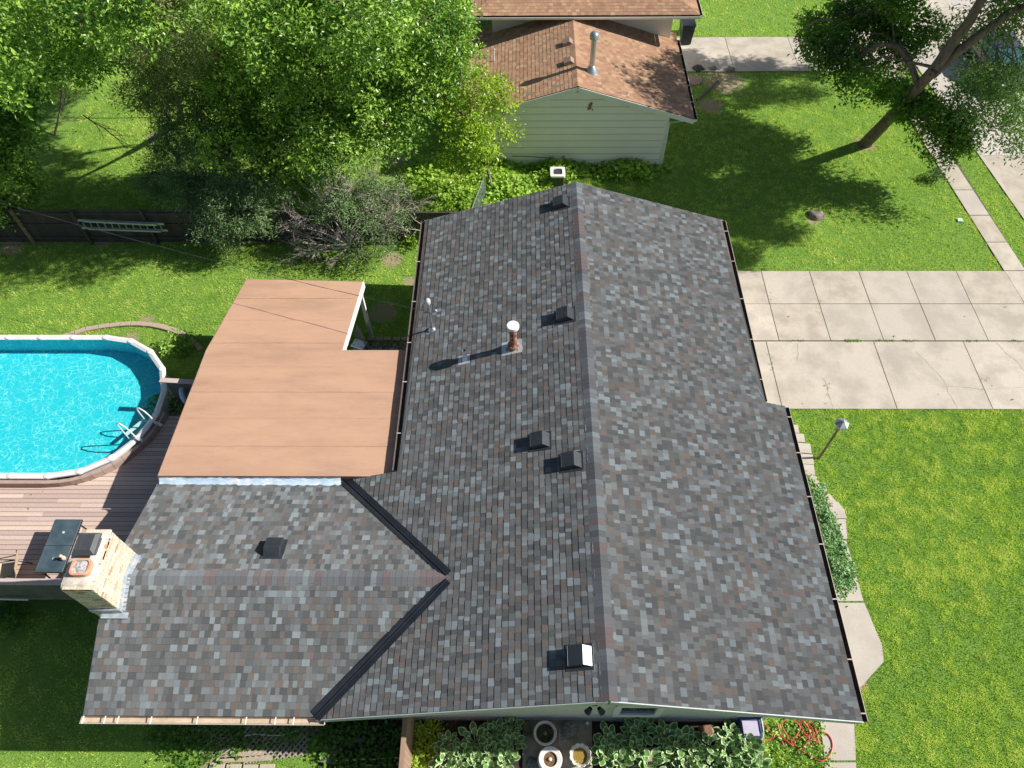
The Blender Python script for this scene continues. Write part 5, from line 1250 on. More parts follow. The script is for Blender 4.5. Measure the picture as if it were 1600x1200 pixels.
# gravel strip
GP = [(G(574, 537).x, G(574, 537).y), (G(640, 537).x, G(640, 537).y), (G(640, 575).x, G(640, 575).y), (G(574, 575).x, G(574, 575).y)]
k = 1500; xs = rng.uniform(GP[0][0]-.1, GP[1][0]+.3, k); ysn = rng.uniform(GP[2][1], GP[0][1], k); PAVED.append(GP)
bm = bmesh.new(); bmesh.ops.create_icosphere(bm, subdivisions=1, radius=1); base = np.array([v.co[:] for v in bm.verts]); bf = np.array([[v.index for v in f.verts] for f in bm.faces]); bm.free()
rad = rng.uniform(.018, .045, k)
co = (base[None]*rad[:, None, None]*rng.uniform(.6, 1.3, (k, 1, 3))+np.stack([xs, ysn, np.full(k, .015)], 1)[:, None]).reshape(-1, 3); fq = (bf[None]+(np.arange(k)*len(base))[:, None, None]).reshape(-1, 3)
GRM = bpy.data.materials.new('gravel'); GRM.use_nodes = True; nd = GRM.node_tree.nodes; a_ = nd.new('ShaderNodeAttribute'); a_.attribute_name = 'tint'; r_ = nd.new('ShaderNodeMapRange'); r_.inputs[3].default_value = .06; r_.inputs[4].default_value = .42
GRM.node_tree.links.new(a_.outputs['Fac'], r_.inputs[0]); GRM.node_tree.links.new(r_.outputs[0], nd['Principled BSDF'].inputs['Base Color'])
tag(npmesh('gravel', co, fq, GRM, tint=np.repeat(rng.uniform(0, 1, k), len(bf))), kind='stuff')

# ================================================================== VEGETATION
def vnoise(x, y, sc, seed):
    r = np.random.default_rng(seed); g = r.uniform(-1, 1, (128, 128)); X = x/sc+50; Y = y/sc+50; i = np.floor(X).astype(int); j = np.floor(Y).astype(int); fx = X-i; fy = Y-j
    fx = fx*fx*(3-2*fx); fy = fy*fy*(3-2*fy); q = lambda a, b: g[a % 128, b % 128]
    return (q(i, j)*(1-fx)+q(i+1, j)*fx)*(1-fy)+(q(i, j+1)*(1-fx)+q(i+1, j+1)*fx)*fy
def leaf_quads(C, size, sigma, per, up=.35, aspect=.5, droop=.2, fold=.15, clump_tint=None, flat=.8, tint_sp=.22, size_sp=.5):
    """C: clump centres (n,3); returns co, quads, tint"""
    C = np.asarray(C, float); n = len(C)*per
    c = np.repeat(C, per, axis=0); sg = np.repeat(np.broadcast_to(np.asarray(sigma, float), (len(C),)), per)
    p = c+rng.normal(0, 1, (n, 3))*sg[:, None]*np.array([1, 1, flat])
    nrm = rng.normal(0, 1, (n, 3)); nrm[:, 2] = np.abs(nrm[:, 2])+up; nrm /= np.linalg.norm(nrm, axis=1)[:, None]
    a = (p-c)*.6/np.maximum(sg[:, None], 1e-3)+rng.normal(0, 1, (n, 3)); a[:, 2] -= droop
    a -= nrm*(a*nrm).sum(1)[:, None]; a /= np.linalg.norm(a, axis=1)[:, None]
    s = np.cross(nrm, a); L = size*(1+rng.uniform(-size_sp, size_sp, n))[:, None]; W = L*aspect*.5
    co = np.stack([p, p+a*L*.45+s*W+nrm*L*fold, p+a*L, p+a*L*.45-s*W+nrm*L*fold], 1).reshape(-1, 3)
    q = np.arange(n*4).reshape(n, 4)
    ct = np.repeat(clump_tint if clump_tint is not None else rng.uniform(.2, .8, len(C)), per)
    return co, q, np.clip(ct+rng.normal(0, tint_sp, n), 0, 1)
def limb(b, p0, p1, r0, r1, bend=.15, n=6, seg=5):
    p0, p1 = Vector(p0), Vector(p1); L = (p1-p0).length; off = Vector(rng.normal(0, 1, 3))*L*bend*.5
    pts = []; rs = []
    for i in range(seg+1):
        t = i/seg; pts.append(p0.lerp(p1, t)+off*math.sin(math.pi*t)+Vector((0, 0, .12*L*math.sin(math.pi*t)))+Vector(rng.normal(0, .012*L, 3))*(0 < i < seg)); rs.append(r0+(r1-r0)*t)
    b.tube(pts, rs, n, cap=False); return pts
BARK = mat('bark', (.17, .13, .10), .95, (.085, .065, .05), 9, 6, .4, .62, .02, 18, stretch=(1, 1, .3))
BARKL = mat('grey_bark', (.30, .26, .225), .95, (.15, .125, .10), 9, 6, .4, .62, .015, 18, stretch=(1, 1, .3))
TWIG = mat('dead_twig', (.58, .50, .46), .9, (.42, .35, .31), 9)
def blob_points(blobs, dens, shell=.45, jag=.22):
    """clump centres in overlapping blobs, more of them near the outside"""
    out = []; tn = []
    for (c, r, rz) in blobs:
        k = max(3, int(dens*r*r*4))
        d = rng.normal(0, 1, (k, 3)); d /= np.linalg.norm(d, axis=1)[:, None]
        ph = rng.uniform(0, 6.3, 3); lob = np.sin(4.6*d[:, 0]+ph[0])*np.sin(4.6*d[:, 1]+ph[1])+.5*np.sin(9*d[:, 0]+ph[2])*np.sin(9*d[:, 1]+ph[0])
        rr = (1+jag*1.25*lob)*(shell+(1-shell)*rng.uniform(0, 1, k)**.6)*(1+rng.normal(0, jag, k)*.6)
        P = np.array(c)[None]+d*rr[:, None]*np.array([r, r, rz]); ok = P[:, 2] > .15; out.append(P[ok]); tn.append(np.clip(.42+.22*lob+rng.normal(0, .14, k), 0, 1)[ok])
    return np.concatenate(out), np.concatenate(tn)
def tree(name, label, base, blobs, leafm, dens=7, per=60, size=.11, sigma=.26, tr=.16, bark=None, fork=.35, group=None, cat='tree', aspect=.5, up=.3, droop=.3, top=None, twig=True, flat=.75, shell=.45, fold=.15, th=None, jag=.22, lr=.55):
    base = Vector(base); t = empty(name, base, label, cat, group); bark = bark or BARK
    blobs = [(Vector(c), r, rz) for c, r, rz in blobs]
    zc = sum(c.z for c, _, _ in blobs)/len(blobs); cx = sum(c.x for c, _, _ in blobs)/len(blobs); cy = sum(c.y for c, _, _ in blobs)/len(blobs)
    f = Vector(top) if top else Vector((base.x+(cx-base.x)*.35, base.y+(cy-base.y)*.35, max(.4, zc*fork)))
    b = MB(); b.tube([base-Vector((0, 0, .15)), base+Vector((0, 0, .12)), base.lerp(f, .5)+Vector((rng.normal(0, .04), rng.normal(0, .04), 0)), f], [tr*1.5, tr*1.1, tr*.92, tr*.8], 12)
    P, T = blob_points(blobs, dens, shell, jag)
    nodes = [(f.copy(), tr*.8)]+[(base.lerp(f, .8), tr*.85)]
    for c, r, rz in sorted(blobs, key=lambda q: (q[0]-f).length):
        k = min(range(len(nodes)), key=lambda i: (nodes[i][0]-c).length+.35*(nodes[i][0]-f).length+(2.5 if nodes[i][0].z > c.z+1.2 else 0))
        p0, r0 = nodes[k]; L = (c-p0).length; r0_ = min(r0*.72, tr*lr); pts = limb(b, p0, c, r0_, max(.018, r0_*.38), .22, n=7)
        for i, p in enumerate(pts[1:]): nodes.append((p, r0_*(1-.12*(i+1))))
        near = [p for p in P if (Vector(p)-c).length < r*1.15]
        rng.shuffle(near)
        if twig:
            for p in near[:14]: limb(b, pts[rng.integers(2, 6)], p, min(.03, tr*.13), .006, n=4, seg=3)
    b.build('trunk', bark, t, smooth=True, norm=False)
    co, q, ti = leaf_quads(P, size, sigma, per, up, aspect, droop, fold, T, flat)
    npmesh('crown', co, q, leafm, t, tint=ti); return t
def split_clumps(bl, dy):
    out = []
    for c, r, rz in bl:
        for k in range(4):
            a = k*1.57+rng.uniform(0, 1.2); out.append((c+Vector((math.cos(a)*r*.72, dy+math.sin(a)*r*.72, rng.uniform(-.4, .4))), r*rng.uniform(.36, .52), r*.35))
    return out
L_BR = leafmat('leaf_bright', (.10, .225, .02), (.42, .60, .085), .28, .38, .5)
L_MID = leafmat('leaf_mid', (.065, .18, .022), (.44, .64, .11), .25, .36, .5)
L_DK = leafmat('leaf_deep', (.06, .15, .02), (.18, .34, .05), .42, .4, .5)
L_YEL = leafmat('leaf_yellow', (.18, .32, .025), (.54, .66, .08), .35, .4, .5)
L_OLV = leafmat('needle_olive', (.10, .15, .045), (.36, .40, .14), .2)
L_SPR = leafmat('needle_spruce', (.06, .13, .05), (.24, .34, .14), .2)
L_JUN = leafmat('leaf_juniper', (.09, .17, .06), (.30, .42, .18), .22)
L_BOX = leafmat('leaf_box', (.11, .24, .075), (.34, .52, .24), .25)
L_VINE = leafmat('leaf_vine', (.20, .36, .03), (.50, .66, .12), .4)
def B3(u, v, z, r, rz=None): return (G(u, v, z), r, rz or r*.8)
tree('maple_tree', 'large bright green broadleaf tree left of the neighbouring house, biggest crown', G(600, 205), [B3(480, 80, 6.8, 1.9), B3(585, 60, 7.2, 1.9), B3(665, 30, 7.4, 1.6), B3(545, 150, 4.7, 2.0), B3(640, 130, 4.8, 1.8), B3(685, 85, 5.8, 1.3), B3(445, 150, 4.7, 1.7), B3(510, 215, 3.8, 1.6), B3(600, 195, 3.9, 1.4), B3(545, 10, 9, 1.9), B3(430, 10, 9, 1.9), B3(690, 20, 7.2, 1.0)]+split_clumps([(Vector(q), r, r*.7) for q, r in (((-12.6, 29.4, 8.2), 1.3), ((-14.6, 30.6, 8.6), 1.4), ((-10.5, 31.5, 9.0), 1.6), ((-15.5, 33, 8.8), 1.3), ((-12.5, 33.5, 9.2), 1.4), ((-17.5, 31.0, 8.2), 1.0), ((-13.6, 27.2, 7.4), 1.2), ((-11.6, 27.9, 7.8), 1.4), ((-15.8, 28.4, 7.7), .9), ((-9.8, 26.9, 8.0), 1.2), ((-14.9, 25.9, 6.9), .9), ((-12.9, 25.4, 7.2), .8), ((-16.6, 30.0, 7.6), 1.0), ((-12.0, 25.5, 8.6), 1.0), ((-10.2, 25.9, 8.8), 1.1), ((-8.2, 25.7, 9.0), 1.0), ((-6.6, 26.4, 9.0), .9), ((-11.2, 24.6, 9.1), .8), ((-9.2, 27.2, 8.8), 1.1))], -.9),  # split clumps sit out of view, added to shade the back lawn
     L_MID, dens=8, per=58, size=.135, sigma=.19, tr=.22)
tree('ash_tree', 'yellow green leafy tree left of the biggest crown, reaching over the fence', G(420, 260), [B3(395, 60, 6.8, 1.6), B3(350, 110, 5.6, 1.3), B3(400, 160, 4.2, 1.6), B3(330, 170, 3.9, 1.1), B3(440, 235, 3.2, 1.4), B3(370, 215, 3.8, 1.1), B3(475, 285, 1.9, 1.0)],
     L_BR, dens=8, per=54, size=.14, sigma=.18, tr=.18)
tree('tall_tree', 'blurry bright green tree in the top left corner', G(60, 130), [B3(40, 40, 7.6, 2.0), B3(120, 20, 7.8, 1.8), B3(190, 50, 6.8, 1.5), B3(150, 80, 5.6, 1.2), B3(15, 80, 6.2, 1.4), B3(-60, 60, 9, 2.2), B3(210, -20, 10, 2), B3(90, 70, 6.0, 1.2)],
     L_MID, dens=7, per=52, size=.15, sigma=.21, tr=.2)
tree('back_tree', 'darker tree filling the gap behind the top left crown', G(-20, 250), [B3(-20, 120, 5, 1.5), B3(10, 170, 3.6, 1.0), B3(-60, 200, 4, 1.6), B3(25, 130, 4, 1.0)], L_DK, dens=8, per=50, size=.16, sigma=.27, tr=.15)
tree('olive_spruce', 'sparse olive grey conifer between the bright left crowns', G(285, 190), [B3(270, 40, 8.4, 1.1, 1.3), B3(250, 95, 6.4, 1.2, .9), B3(300, 70, 6.8, 1.2, .9), B3(235, 140, 4.6, 1.1, .6), B3(290, 130, 5, 1.2, .7), B3(255, 0, 9.5, 1)],
     L_OLV, dens=12, per=70, size=.13, sigma=.17, tr=.15, aspect=.22, up=.2, flat=.5)
tree('dark_spruce', 'dark blue green spruce drooping over the board fence', G(300, 300), [B3(270, 235, 2.9, 1.0, .6), B3(330, 225, 3.6, 1.0, .7), B3(295, 285, 2.1, 1.1, .55), B3(360, 290, 2.4, 1.1, .6), B3(330, 330, 1.7, .95, .5), B3(385, 340, 1.8, .9, .5), B3(265, 190, 3.9, .7, .6), B3(250, 275, 1.6, .9, .5), B3(410, 290, 2.6, .9, .6), B3(355, 368, 1.2, .6, .4), B3(420, 240, 3.2, .9)],
     L_SPR, dens=15, per=80, size=.12, sigma=.17, tr=.14, aspect=.22, up=.2, flat=.55)
tree('side_shrub_tree', 'blue green bushy tree at the left edge above the fence', G(10, 320), [B3(10, 265, 2.6, 1.0), B3(45, 290, 1.8, .7), B3(-10, 320, 1.6, .9), B3(20, 225, 3, .8)], L_MID, dens=12, per=55, size=.14, sigma=.2, tr=.1)
tree('young_ash', 'small yellow green tree overlapping the neighbouring brown roof', G(768, 296), [B3(745, 140, 4.6, .85), B3(715, 175, 4.0, .8), B3(775, 170, 3.8, .6), B3(735, 215, 3.2, .9), B3(785, 130, 4.6, .35), B3(795, 205, 3, .35), B3(720, 255, 2.2, .7), B3(765, 245, 2.4, .5), B3(690, 150, 4, .5)],
     L_YEL, dens=11, per=42, size=.13, sigma=.19, tr=.07, bark=BARKL)
tree('leaning_tree', 'dark crowned street side tree with a thick leaning trunk', G(1352, 226), [B3(1315, 40, 4.3, 1.4, .9), B3(1370, 15, 4.6, 1.4, 1.0), B3(1320, 105, 3.9, 1.2, .7), B3(1395, 70, 4.0, 1.1, .7), B3(1385, 140, 2.6, .9, .5), B3(1290, 75, 4.4, .9, .7),
      B3(1440, 40, 4.4, .8, .6), B3(1455, 185, 2.9, .95, .7), B3(1430, 150, 3.7, .8, .6), B3(1490, 190, 3.0, .7, .6), B3(1470, 235, 2.0, .6, .45), B3(1415, 175, 3.0, .5, .4), B3(1500, 225, 2.2, .65, .45), B3(1400, -20, 6.0, 1.3), B3(1370, -70, 5.2, 1.4), B3(1570, -170, 9.5, 2.2), B3(1680, -60, 9, 1.8)]+split_clumps([(Vector(q), r, r*.7) for q, r in (((18.6, 25.2, 8.4), 1.9), ((20.6, 26.8, 9.2), 2.1), ((19.2, 23.0, 8.6), 1.7), ((17.6, 28.5, 9.0), 2.0), ((21.2, 24.2, 9.6), 1.9), ((17.8, 26.2, 9.0), 1.3), ((22.6, 28.6, 9.8), 2.0), ((20.0, 30.5, 9.6), 2.2), ((17.0, 24.0, 9.2), 1.0), ((14.9, 26.6, 8.5), .5), ((17.2, 31.6, 9.8), 1.5), ((22.5, 33.6, 9.8), 2.0), ((19.0, 34.6, 9.2), 1.5), ((25.0, 33.0, 10.2), 1.8))], -1.1),
     L_DK, dens=10, per=58, size=.14, sigma=.20, tr=.24, lr=.5, top=G(1462, 106, 5.4), bark=BARK, flat=.6)
# hanging loose foliage of the same tree on the street side
LT = bpy.data.objects['leaning_tree']
P, T = blob_points([(G(1500, 60, 4.6), .9, .6), (G(1590, 20, 5.8), .9, .6), (G(1525, 130, 3.8), .8, .6), (G(1595, 175, 3.6), .8, .6), (G(1540, 150, 4.2), 1.3, .9), (G(1585, 200, 3.4), 1.0, .8), (G(1590, 110, 5), 1.1, .8), (G(1520, 190, 3.2), .7, .5), (G(1600, 240, 2.8), .5, .4), (G(1560, 20, 7), 1.1, .9)], 9, .3)
co, q, ti = leaf_quads(P, .13, .24, 38, .3, .42, .6, .15, T, .9); npmesh('loose_foliage', co, q, leafmat('leaf_grey_green', (.08, .17, .04), (.24, .38, .13), .35), LT, tint=ti)
b = MB(); f = G(1462, 106, 5.4)
limb(b, f, G(1560, -40, 8.4), .19, .12, .02, 10); limb(b, f+Vector((0, 0, -.3)), G(1640, -5, 8.0), .16, .09, .03, 10)
limb(b, f, G(1380, 90, 5), .07, .03, .1, 6); limb(b, G(1300, 30, 6), G(1241, 61, 4.6), .05, .02, .1, 6)
for k in range(26):
    i = rng.integers(0, len(P)); limb(b, G(1560+rng.uniform(-30, 30), 40+rng.uniform(-40, 60), 6), P[i], .02, .006, .2, 4, 4)
b.build('limb', BARK, LT, smooth=True, norm=False)
# bare and half dead shrub in front of the fence
JB = [B3(560, 330, 2.2, .95, .7), B3(600, 375, 1.2, .75, .6), B3(520, 290, 2.6, .8, .6), B3(600, 300, 2.4, .8, .6), B3(560, 395, .7, .6, .5), B3(575, 270, 3.0, .6), B3(620, 340, 1.6, .5), B3(500, 330, 1.8, .5, .4)]
js = tree('old_juniper', 'grey green juniper with bare dead branches beside the flat roof', G(562, 385), JB, L_JUN, dens=9, per=46, size=.10, sigma=.15, tr=.09, bark=BARKL, aspect=.35, cat='shrub', fork=.25)
def dead(b, p, d, L, r, depth):
    pts = [Vector(p)]; dd = Vector(d).normalized()
    for i in range(4):
        dd = (dd+Vector(rng.normal(0, .13, 3))).normalized(); pts.append(pts[-1]+dd*L/4)
    b.tube(pts, [r*(1-.14*i) for i in range(5)], 5 if depth > 1 else 4, cap=False)
    if depth > 0:
        for k in range(6 if depth > 1 else 5):
            q = pts[rng.integers(1, 5)]; nd = (dd*1.1+Vector(rng.normal(0, .55, 3))).normalized(); dead(b, q, nd, L*rng.uniform(.4, .65), r*.48, depth-1)
b = MB(); o = G(545, 385, .7)
for u, v, z, r in ((590, 290, 2.8, .02), (540, 285, 2.8, .02), (520, 310, 2.4, .02), (480, 350, 1.6, .022), (490, 370, 1.1, .022), (530, 400, .6, .02), (575, 310, 2.6, .018), (625, 310, 2.2, .018), (605, 350, 2.0, .018), (465, 385, .9, .024), (445, 330, 1.6, .022), (445, 355, 1.1, .03), (455, 380, .7, .03), (470, 405, .4, .028), (510, 415, .3, .028), (480, 320, 1.6, .026), (450, 300, 2.1, .022), (470, 265, 2.6, .02), (585, 265, 3.0, .022), (560, 270, 2.9, .02), (660, 300, 1.9, .016), (520, 370, 1.4, .02), (500, 345, 1.4, .02), (610, 275, 2.6, .018), (500, 390, .8, .022)):
    tgt = G(u, v, z); p0 = o.lerp(tgt, .35); d = tgt-o; dead(b, p0, d, d.length*.55, r, 3); limb(b, o, p0, r*1.5, r, .05, 6)
b.build('dead_branches', TWIG, js, smooth=False, norm=False)
b = MB()
for k in range(9):
    a = G(650+rng.uniform(-14, 10), 345+rng.uniform(-15, 30), rng.uniform(.3, 1.5)); dead(b, a, (rng.uniform(-1, 1), rng.uniform(-.5, .5), .8), rng.uniform(.5, .9), .012, 1)
tag(rebase(b.build('brush_pile', TWIG, norm=False), G(655, 360)), 'tangle of bare pale twigs between the juniper and the gutter', 'twigs')
b = MB(); dead(b, G(85, 210, .05), (.5, .5, 1.3), 2.3, .05, 2); dead(b, G(130, 180, 3), (.9, -.4, -.6), 1.6, .03, 2); dead(b, G(190, 100, 4.5), (.4, -.8, -.8), 2.2, .03, 2); tag(rebase(b.build('bare_sapling', mat('dark_twig', (.16, .12, .10), .9, (.2, .17, .15), 6), norm=False), G(85, 210)), 'thin bare branches over the sunlit patch of back lawn', 'branches')
# hedge by the porch
pa, pb = G(1262, 768, .6), G(1298, 900, .8); blobs = []
for i in range(7):
    s = i/6; p = pa.lerp(pb, s); blobs.append((p, .42+.2*s, .42))
tree('boxwood_hedge', 'rounded grey green hedge growing along the front porch gutter', (pa.lerp(pb, .5).x, pa.lerp(pb, .5).y, 0), blobs, L_BOX, dens=80, per=24, size=.07, sigma=.05, tr=.05, cat='hedge', shell=.8, up=.9, fork=.3, aspect=.75, droop=0, jag=.06)
# vines and ground plants
def carpet(name, polyuv, n, size, m, zmax, per=8, sigma=.12, up=1.2, z0=.05):
    P = [G(u, v) for u, v in polyuv]; xs = rng.uniform(min(p.x for p in P), max(p.x for p in P), n*3); ys_ = rng.uniform(min(p.y for p in P), max(p.y for p in P), n*3)
    ok = in_poly(xs, ys_, [(p.x, p.y) for p in P]); xs, ys_ = xs[ok][:n], ys_[ok][:n]
    hz = z0+zmax*(.5+.5*np.sin(xs*2.3+1)*np.cos(ys_*1.9))*rng.uniform(.3, 1, len(xs)); C = np.stack([xs, ys_, hz], 1)
    co, q, ti = leaf_quads(C, size, sigma, per, up, .8, 0, .1, None, .6); return tag(npmesh(name, co, q, m, tint=ti), kind='stuff')
carpet('vine_cover', [(640, 250), (700, 275), (800, 240), (840, 262), (1045, 262), (1010, 285), (900, 275), (840, 318), (660, 345), (628, 300)], 1500, .15, L_VINE, .5)
carpet('wall_plants', [(790, 240), (1040, 258), (1038, 268), (790, 275)], 260, .16, L_MID, .5)
carpet('weeds_by_lattice', [(230, 1128), (620, 1128), (620, 1200), (500, 1200), (480, 1150), (300, 1200), (240, 1180)], 420, .09, L_DK, .12, 7, .09)
carpet('weeds_by_hose', [(1190, 1130), (1285, 1130), (1300, 1200), (1180, 1210)], 150, .06, L_MID, .03, 7, .07)
carpet('weeds_by_fence', [(645, 1125), (690, 1125), (690, 1210), (640, 1210)], 240, .06, L_YEL, .06, 7, .06)
def bush(u, v, r, h, m, lab, size=.1, per=30, dens=24, cat='shrub'):
    p = G(u, v); return tree('small_shrub', lab, p, [((p.x, p.y, h*.55), r, h*.45)], m, dens=dens, per=per, size=size, sigma=.1, tr=.02, cat=cat, twig=False)
bush(285, 548, .55, .7, L_MID, 'leafy shrub in the shade between pool and curved edging')
bush(268, 648, .38, 1.1, L_DK, 'dark grassy shrub between the pool rim and the short screen fence', .13)
bush(650, 385, .28, .5, L_BR, 'small bright shrub squeezed between fence twigs and the gutter')
bush(1462, 282, .4, .5, L_SPR, 'low grey green shrub by the sidewalk under the leaning tree', .09)
bush(20, 965, .5, .4, L_DK, 'low dark plant below the deck railing')
Cj = []
for k in range(260):
    u = rng.uniform(1230, 1590) if rng.random() < .75 else rng.uniform(1290, 1345); q = G(u, 533.3); Cj.append((q.x, (DY_M+DY_M2)/2+rng.normal(0, .008), .04))
for u0, v0, u1, v1 in ((1204, 552, 1208, 578), (1531, 584, 1545, 612), (1288, 600, 1300, 634), (1290, 606, 1296, 630), (1275, 470, 1284, 490)):
    for k in range(9): q = G(u0+(u1-u0)*rng.random(), v0+(v1-v0)*rng.random(), .04); Cj.append(tuple(q))
Cj = [c for c in Cj if vnoise(np.array([c[0]]), np.array([c[1]*3]), .5, 9)[0] > -.05]
co, q, ti = leaf_quads(np.array(Cj), .05, .015, 6, .3, .25, 0, .1, None, .5); tag(npmesh('joint_weeds', co, q, L_MID, tint=ti), kind='stuff')
dq = []
for (u0, u1, v0, v1, n, kind_) in ((1190, 1590, 430, 635, 14, 'g'), (5, 130, 755, 800, 3, 'd'), (1300, 1370, 900, 1040, 3, 'g')):
    for k in range(n):
        u, v = rng.uniform(u0, u1), rng.uniform(v0, v1)
        q = G(u, v, ZF+.012) if kind_ == 'f' else on_w(u, v)+Vector((0, 0, .024)) if kind_ == 'w' else G(u, v, .045) if kind_ == 'g' else G(u, v, ZD+.01)
        if kind_ == 'f' and not in_poly(np.array([q.x]), np.array([q.y]), poly_flat)[0]: continue
        dq.append(tuple(q))
co, q, ti = leaf_quads(np.array(dq), .07, .004, 1, 2.5, .5, 0, .08, None, .1, .4); tag(npmesh('fallen_leaves', co, q, leafmat('leaf_dry', (.16, .11, .05), (.42, .40, .14), .1, .7), tint=ti), kind='stuff')
# weeds against the fence
# hostas
HG = mat('hosta_green', (.085, .21, .045), .5, (.15, .30, .07), 6, spec=.4); HW = mat('hosta_edge', (.60, .68, .42), .55, (.50, .62, .33), 6, spec=.3)
def hosta_mesh(seed, nleaf=18, R=.42):
    r = np.random.default_rng(seed); b = MB()
    for k in range(nleaf):
        ring = k/nleaf; a = k*2.399+r.uniform(-.2, .2); el = math.radians(72-62*ring+r.uniform(-6, 6)); L = .22+.08*r.uniform(0, 1); Wd = L*.36
        stem = R*(.25+.75*ring)*r.uniform(.85, 1.1); bx = Vector((math.cos(a)*stem*.62, math.sin(a)*stem*.62, .34-.20*ring+r.uniform(-.03, .03)))
        d = Vector((math.cos(a)*math.cos(el), math.sin(a)*math.cos(el), math.sin(el))); s = Vector((-math.sin(a), math.cos(a), 0)); nn = s.cross(d); vs = []
        prof = [(0, .12), (.18, .72), (.42, 1.0), (.68, .82), (.88, .42), (1.0, .03)]
        for t, wv in prof:
            c = bx+d*L*t+Vector((0, 0, -.10*L*t*t*2.2)); cup = .16*Wd
            for q, up_ in ((-1, 1.0), (-.66, .40), (0, 0), (.66, .40), (1, 1.0)): vs.append(c+s*Wd*wv*q+nn*cup*up_*wv*(-1 if nn.z < 0 else 1))
        n0 = len(b.v); b.v += [tuple(v) for v in vs]
        for i in range(5):
            for j in range(4):
                b.f.append([n0+i*5+j, n0+i*5+j+1, n0+(i+1)*5+j+1, n0+(i+1)*5+j]); b.mi.append(1 if j in (0, 3) or i == 4 else 0)
        n0 = len(b.v); st = Vector((0, 0, .02)); b.v += [tuple(st+s*.006), tuple(st-s*.006), tuple(bx-s*.005), tuple(bx+s*.005)]; b.f.append([n0, n0+1, n0+2, n0+3]); b.mi.append(1)
    me = bpy.data.meshes.new('hosta'); me.from_pydata(b.v, [], b.f); me.polygons.foreach_set('material_index', b.mi); me.polygons.foreach_set('use_smooth', [True]*len(b.f)); me.materials.append(HG); me.materials.append(HW); me.update(); return me
HM = [hosta_mesh(s) for s in range(4)]
spots = [(700, 1190), (722, 1178), (745, 1190), (768, 1175), (790, 1190), (742, 1160), (772, 1148), (800, 1162), (800, 1135), (715, 1206), (765, 1206), (700, 1165),
         (945, 1180), (968, 1190), (990, 1172), (1012, 1198), (1040, 1180), (1062, 1165), (1085, 1180), (1110, 1190), (1108, 1168), (1135, 1175), (1160, 1185), (1140, 1152), (1165, 1165), (1000, 1140), (950, 1160), (1070, 1198), (1140, 1200), (1180, 1200), (1040, 1155), (985, 1150)]
for i, (u, v) in enumerate(spots):
    p = G(u, v); o = bpy.data.objects.new('hosta', HM[i % 4]); COL.objects.link(o); o.location = (p.x, p.y, .0); o.rotation_euler[2] = rng.uniform(0, 6.28); s = rng.uniform(.78, 1.08); o.scale = (s, s, s*rng.uniform(.85, 1.1))
    left = u < 830
    row = 0 if v > 1183 else 1 if v > 1162 else 2
    mates = sorted(q for q in spots if (q[0] < 830) == left and (0 if q[1] > 1183 else 1 if q[1] > 1162 else 2) == row)
    tag(o, ORD[mates.index((u, v))]+' hosta from the left in the '+('front', 'middle', 'back')[row]+' row, '+('left' if left else 'right')+' of the patio slab', 'plant', 'hostas left of the patio slab' if left else 'hostas right of the patio slab')

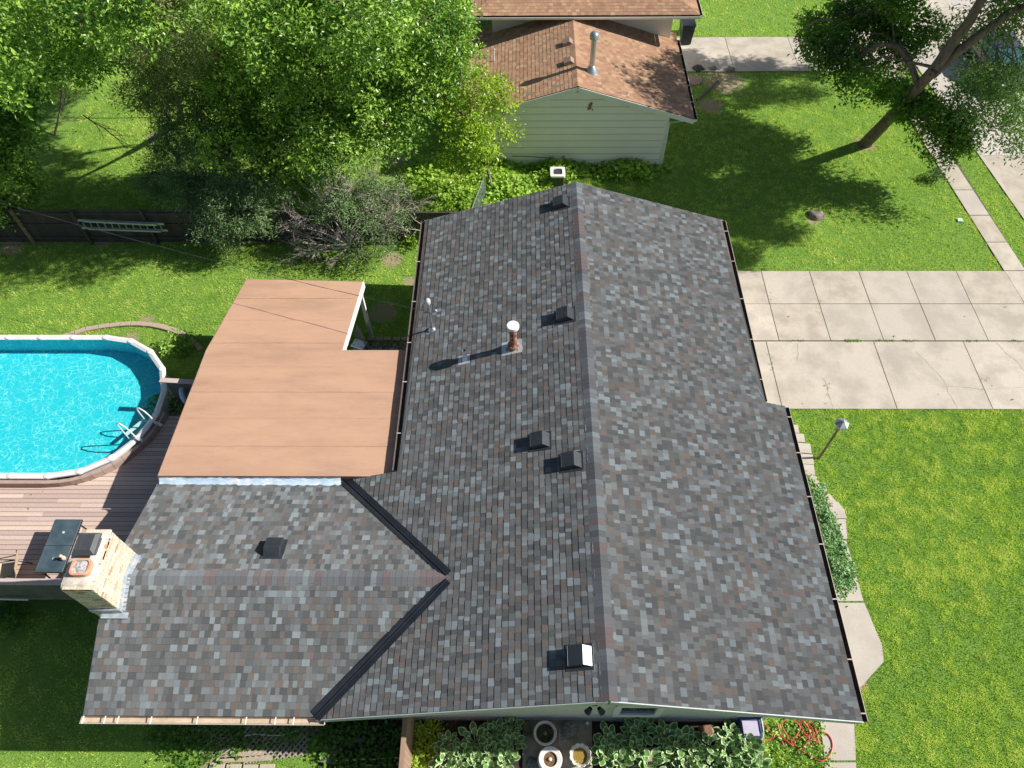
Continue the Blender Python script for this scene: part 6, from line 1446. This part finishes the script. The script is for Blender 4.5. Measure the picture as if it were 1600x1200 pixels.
# ------------------------------------------------------------------ grass blades
PAVED += [[(7, 32.2), (24, 32.2), (24, 35.4), (7, 35.4)],
          [(-4.4, 3.6), (6.2, 3.6), (6.2, 18.9), (-3, 18.9), (-3, 9.2), (-4.4, 9)], [(XWW, 3.7), (-4, 3.7), (-4, 13), (-9.3, 13)], [(-21, DY0), (-9, DY0), (-9, PCY), (-21, PCY)], bedp, bed2, [(wl, ys), (wx, ys), (wx, 40), (wl, 40)]]
PAVED.append([(street_x(y)-.17, y) for y in yy]+[(40, 50), (40, -10)])
def blades(n, x0, x1, y0, y1, L, W):
    x = rng.uniform(x0, x1, n); y = rng.uniform(y0, y1, n)
    # keep what the picture can show
    P = np.stack([x, y, np.full(n, -H)], 1); zf = P @ F_; uu = (P @ R_)/zf; vv = (P @ U_)/zf
    ok = (np.abs(uu) < .72) & (np.abs(vv) < .56)
    for pl in PAVED: ok &= ~in_poly(x, y, pl)
    ok &= ~((np.abs(y-PCY) < PR+.05) & (x < PX1)); ok &= ~((x-PX1)**2+(y-PCY)**2 < (PR+.06)**2)
    nz = np.sin(x*3.1+np.sin(y*2.3)*2)*np.sin(y*3.7+np.sin(x*1.7)*2)*.25
    for p, r in DIRT: ok &= ~(np.hypot(x-p.x, y-p.y) < r*(.52+nz+rng.normal(0, .12, n)))
    x, y = x[ok], y[ok]; n = len(x)
    nz = vnoise(x, y, 1.9, 1)*.28+vnoise(x, y, .55, 2)*.38+vnoise(x, y, .2, 3)*.95
    ok = rng.uniform(0, 1, n) < .82+.35*nz; x, y, nz = x[ok], y[ok], nz[ok]; n = len(x)
    hgt = L*(1+rng.uniform(-.4, .4, n)+.28*nz)
    a = rng.uniform(0, 2*math.pi, n); tilt = rng.uniform(.15, 1.1, n)
    d = np.stack([np.cos(a)*np.sin(tilt), np.sin(a)*np.sin(tilt), np.cos(tilt)], 1); s = np.stack([-np.sin(a), np.cos(a), np.zeros(n)], 1)
    p = np.stack([x, y, np.zeros(n)], 1); h = hgt[:, None]; w_ = W*(1+rng.uniform(-.3, .3, n))[:, None]
    co = np.stack([p-s*w_, p+s*w_, p+d*h], 1).reshape(-1, 3); q = np.arange(3*n).reshape(n, 3)
    t = np.clip(.54+.34*nz+.05*np.maximum(0, vnoise(x, y, 1.3, 7)*vnoise(x, y, 3.1, 8)*3)+rng.normal(0, .20, n), 0, 1)
    return co, q, t
GB = leafmat('grass_blade', (.085, .25, .020), (.53, .67, .115), .40, .5, .3)
_n = GB.node_tree.nodes; _l = GB.node_tree.links; _mx = [n for n in _n if n.type == 'MIX'][0]; _at = [n for n in _n if n.type == 'ATTRIBUTE'][0]
_cr = _n.new('ShaderNodeValToRGB'); _l.new(_at.outputs['Fac'], _cr.inputs[0]); el = _cr.color_ramp.elements
el[0].position = 0; el[0].color = (.06, .19, .018, 1); el[1].position = 1; el[1].color = (.72, .72, .30, 1)
for p_, c_ in ((.42, (.27, .44, .055)), (.68, (.54, .66, .12)), (.86, (.66, .70, .20))):
    e_ = el.new(p_); e_.color = (*c_, 1)
for lk in list(_mx.outputs[2].links): _l.new(_cr.outputs[0], lk.to_socket)

parts = [blades(620000, 5, 20, -1, 14.5, .055, .008), blades(520000, -20, 24, 14, 30, .065, .010), blades(160000, -24, 26, 30, 48, .09, .016), blades(120000, -22, -2, -1, 6.5, .06, .009), blades(60000, -4, 9, -2, 4, .05, .008)]
off = 0; cc = []; qq = []; tt_ = []
for co, q, t in parts: cc.append(co); qq.append(q+off); tt_.append(t); off += len(co)
tag(npmesh('grass', np.concatenate(cc), np.concatenate(qq), GB, tint=np.concatenate(tt_)), kind='stuff')
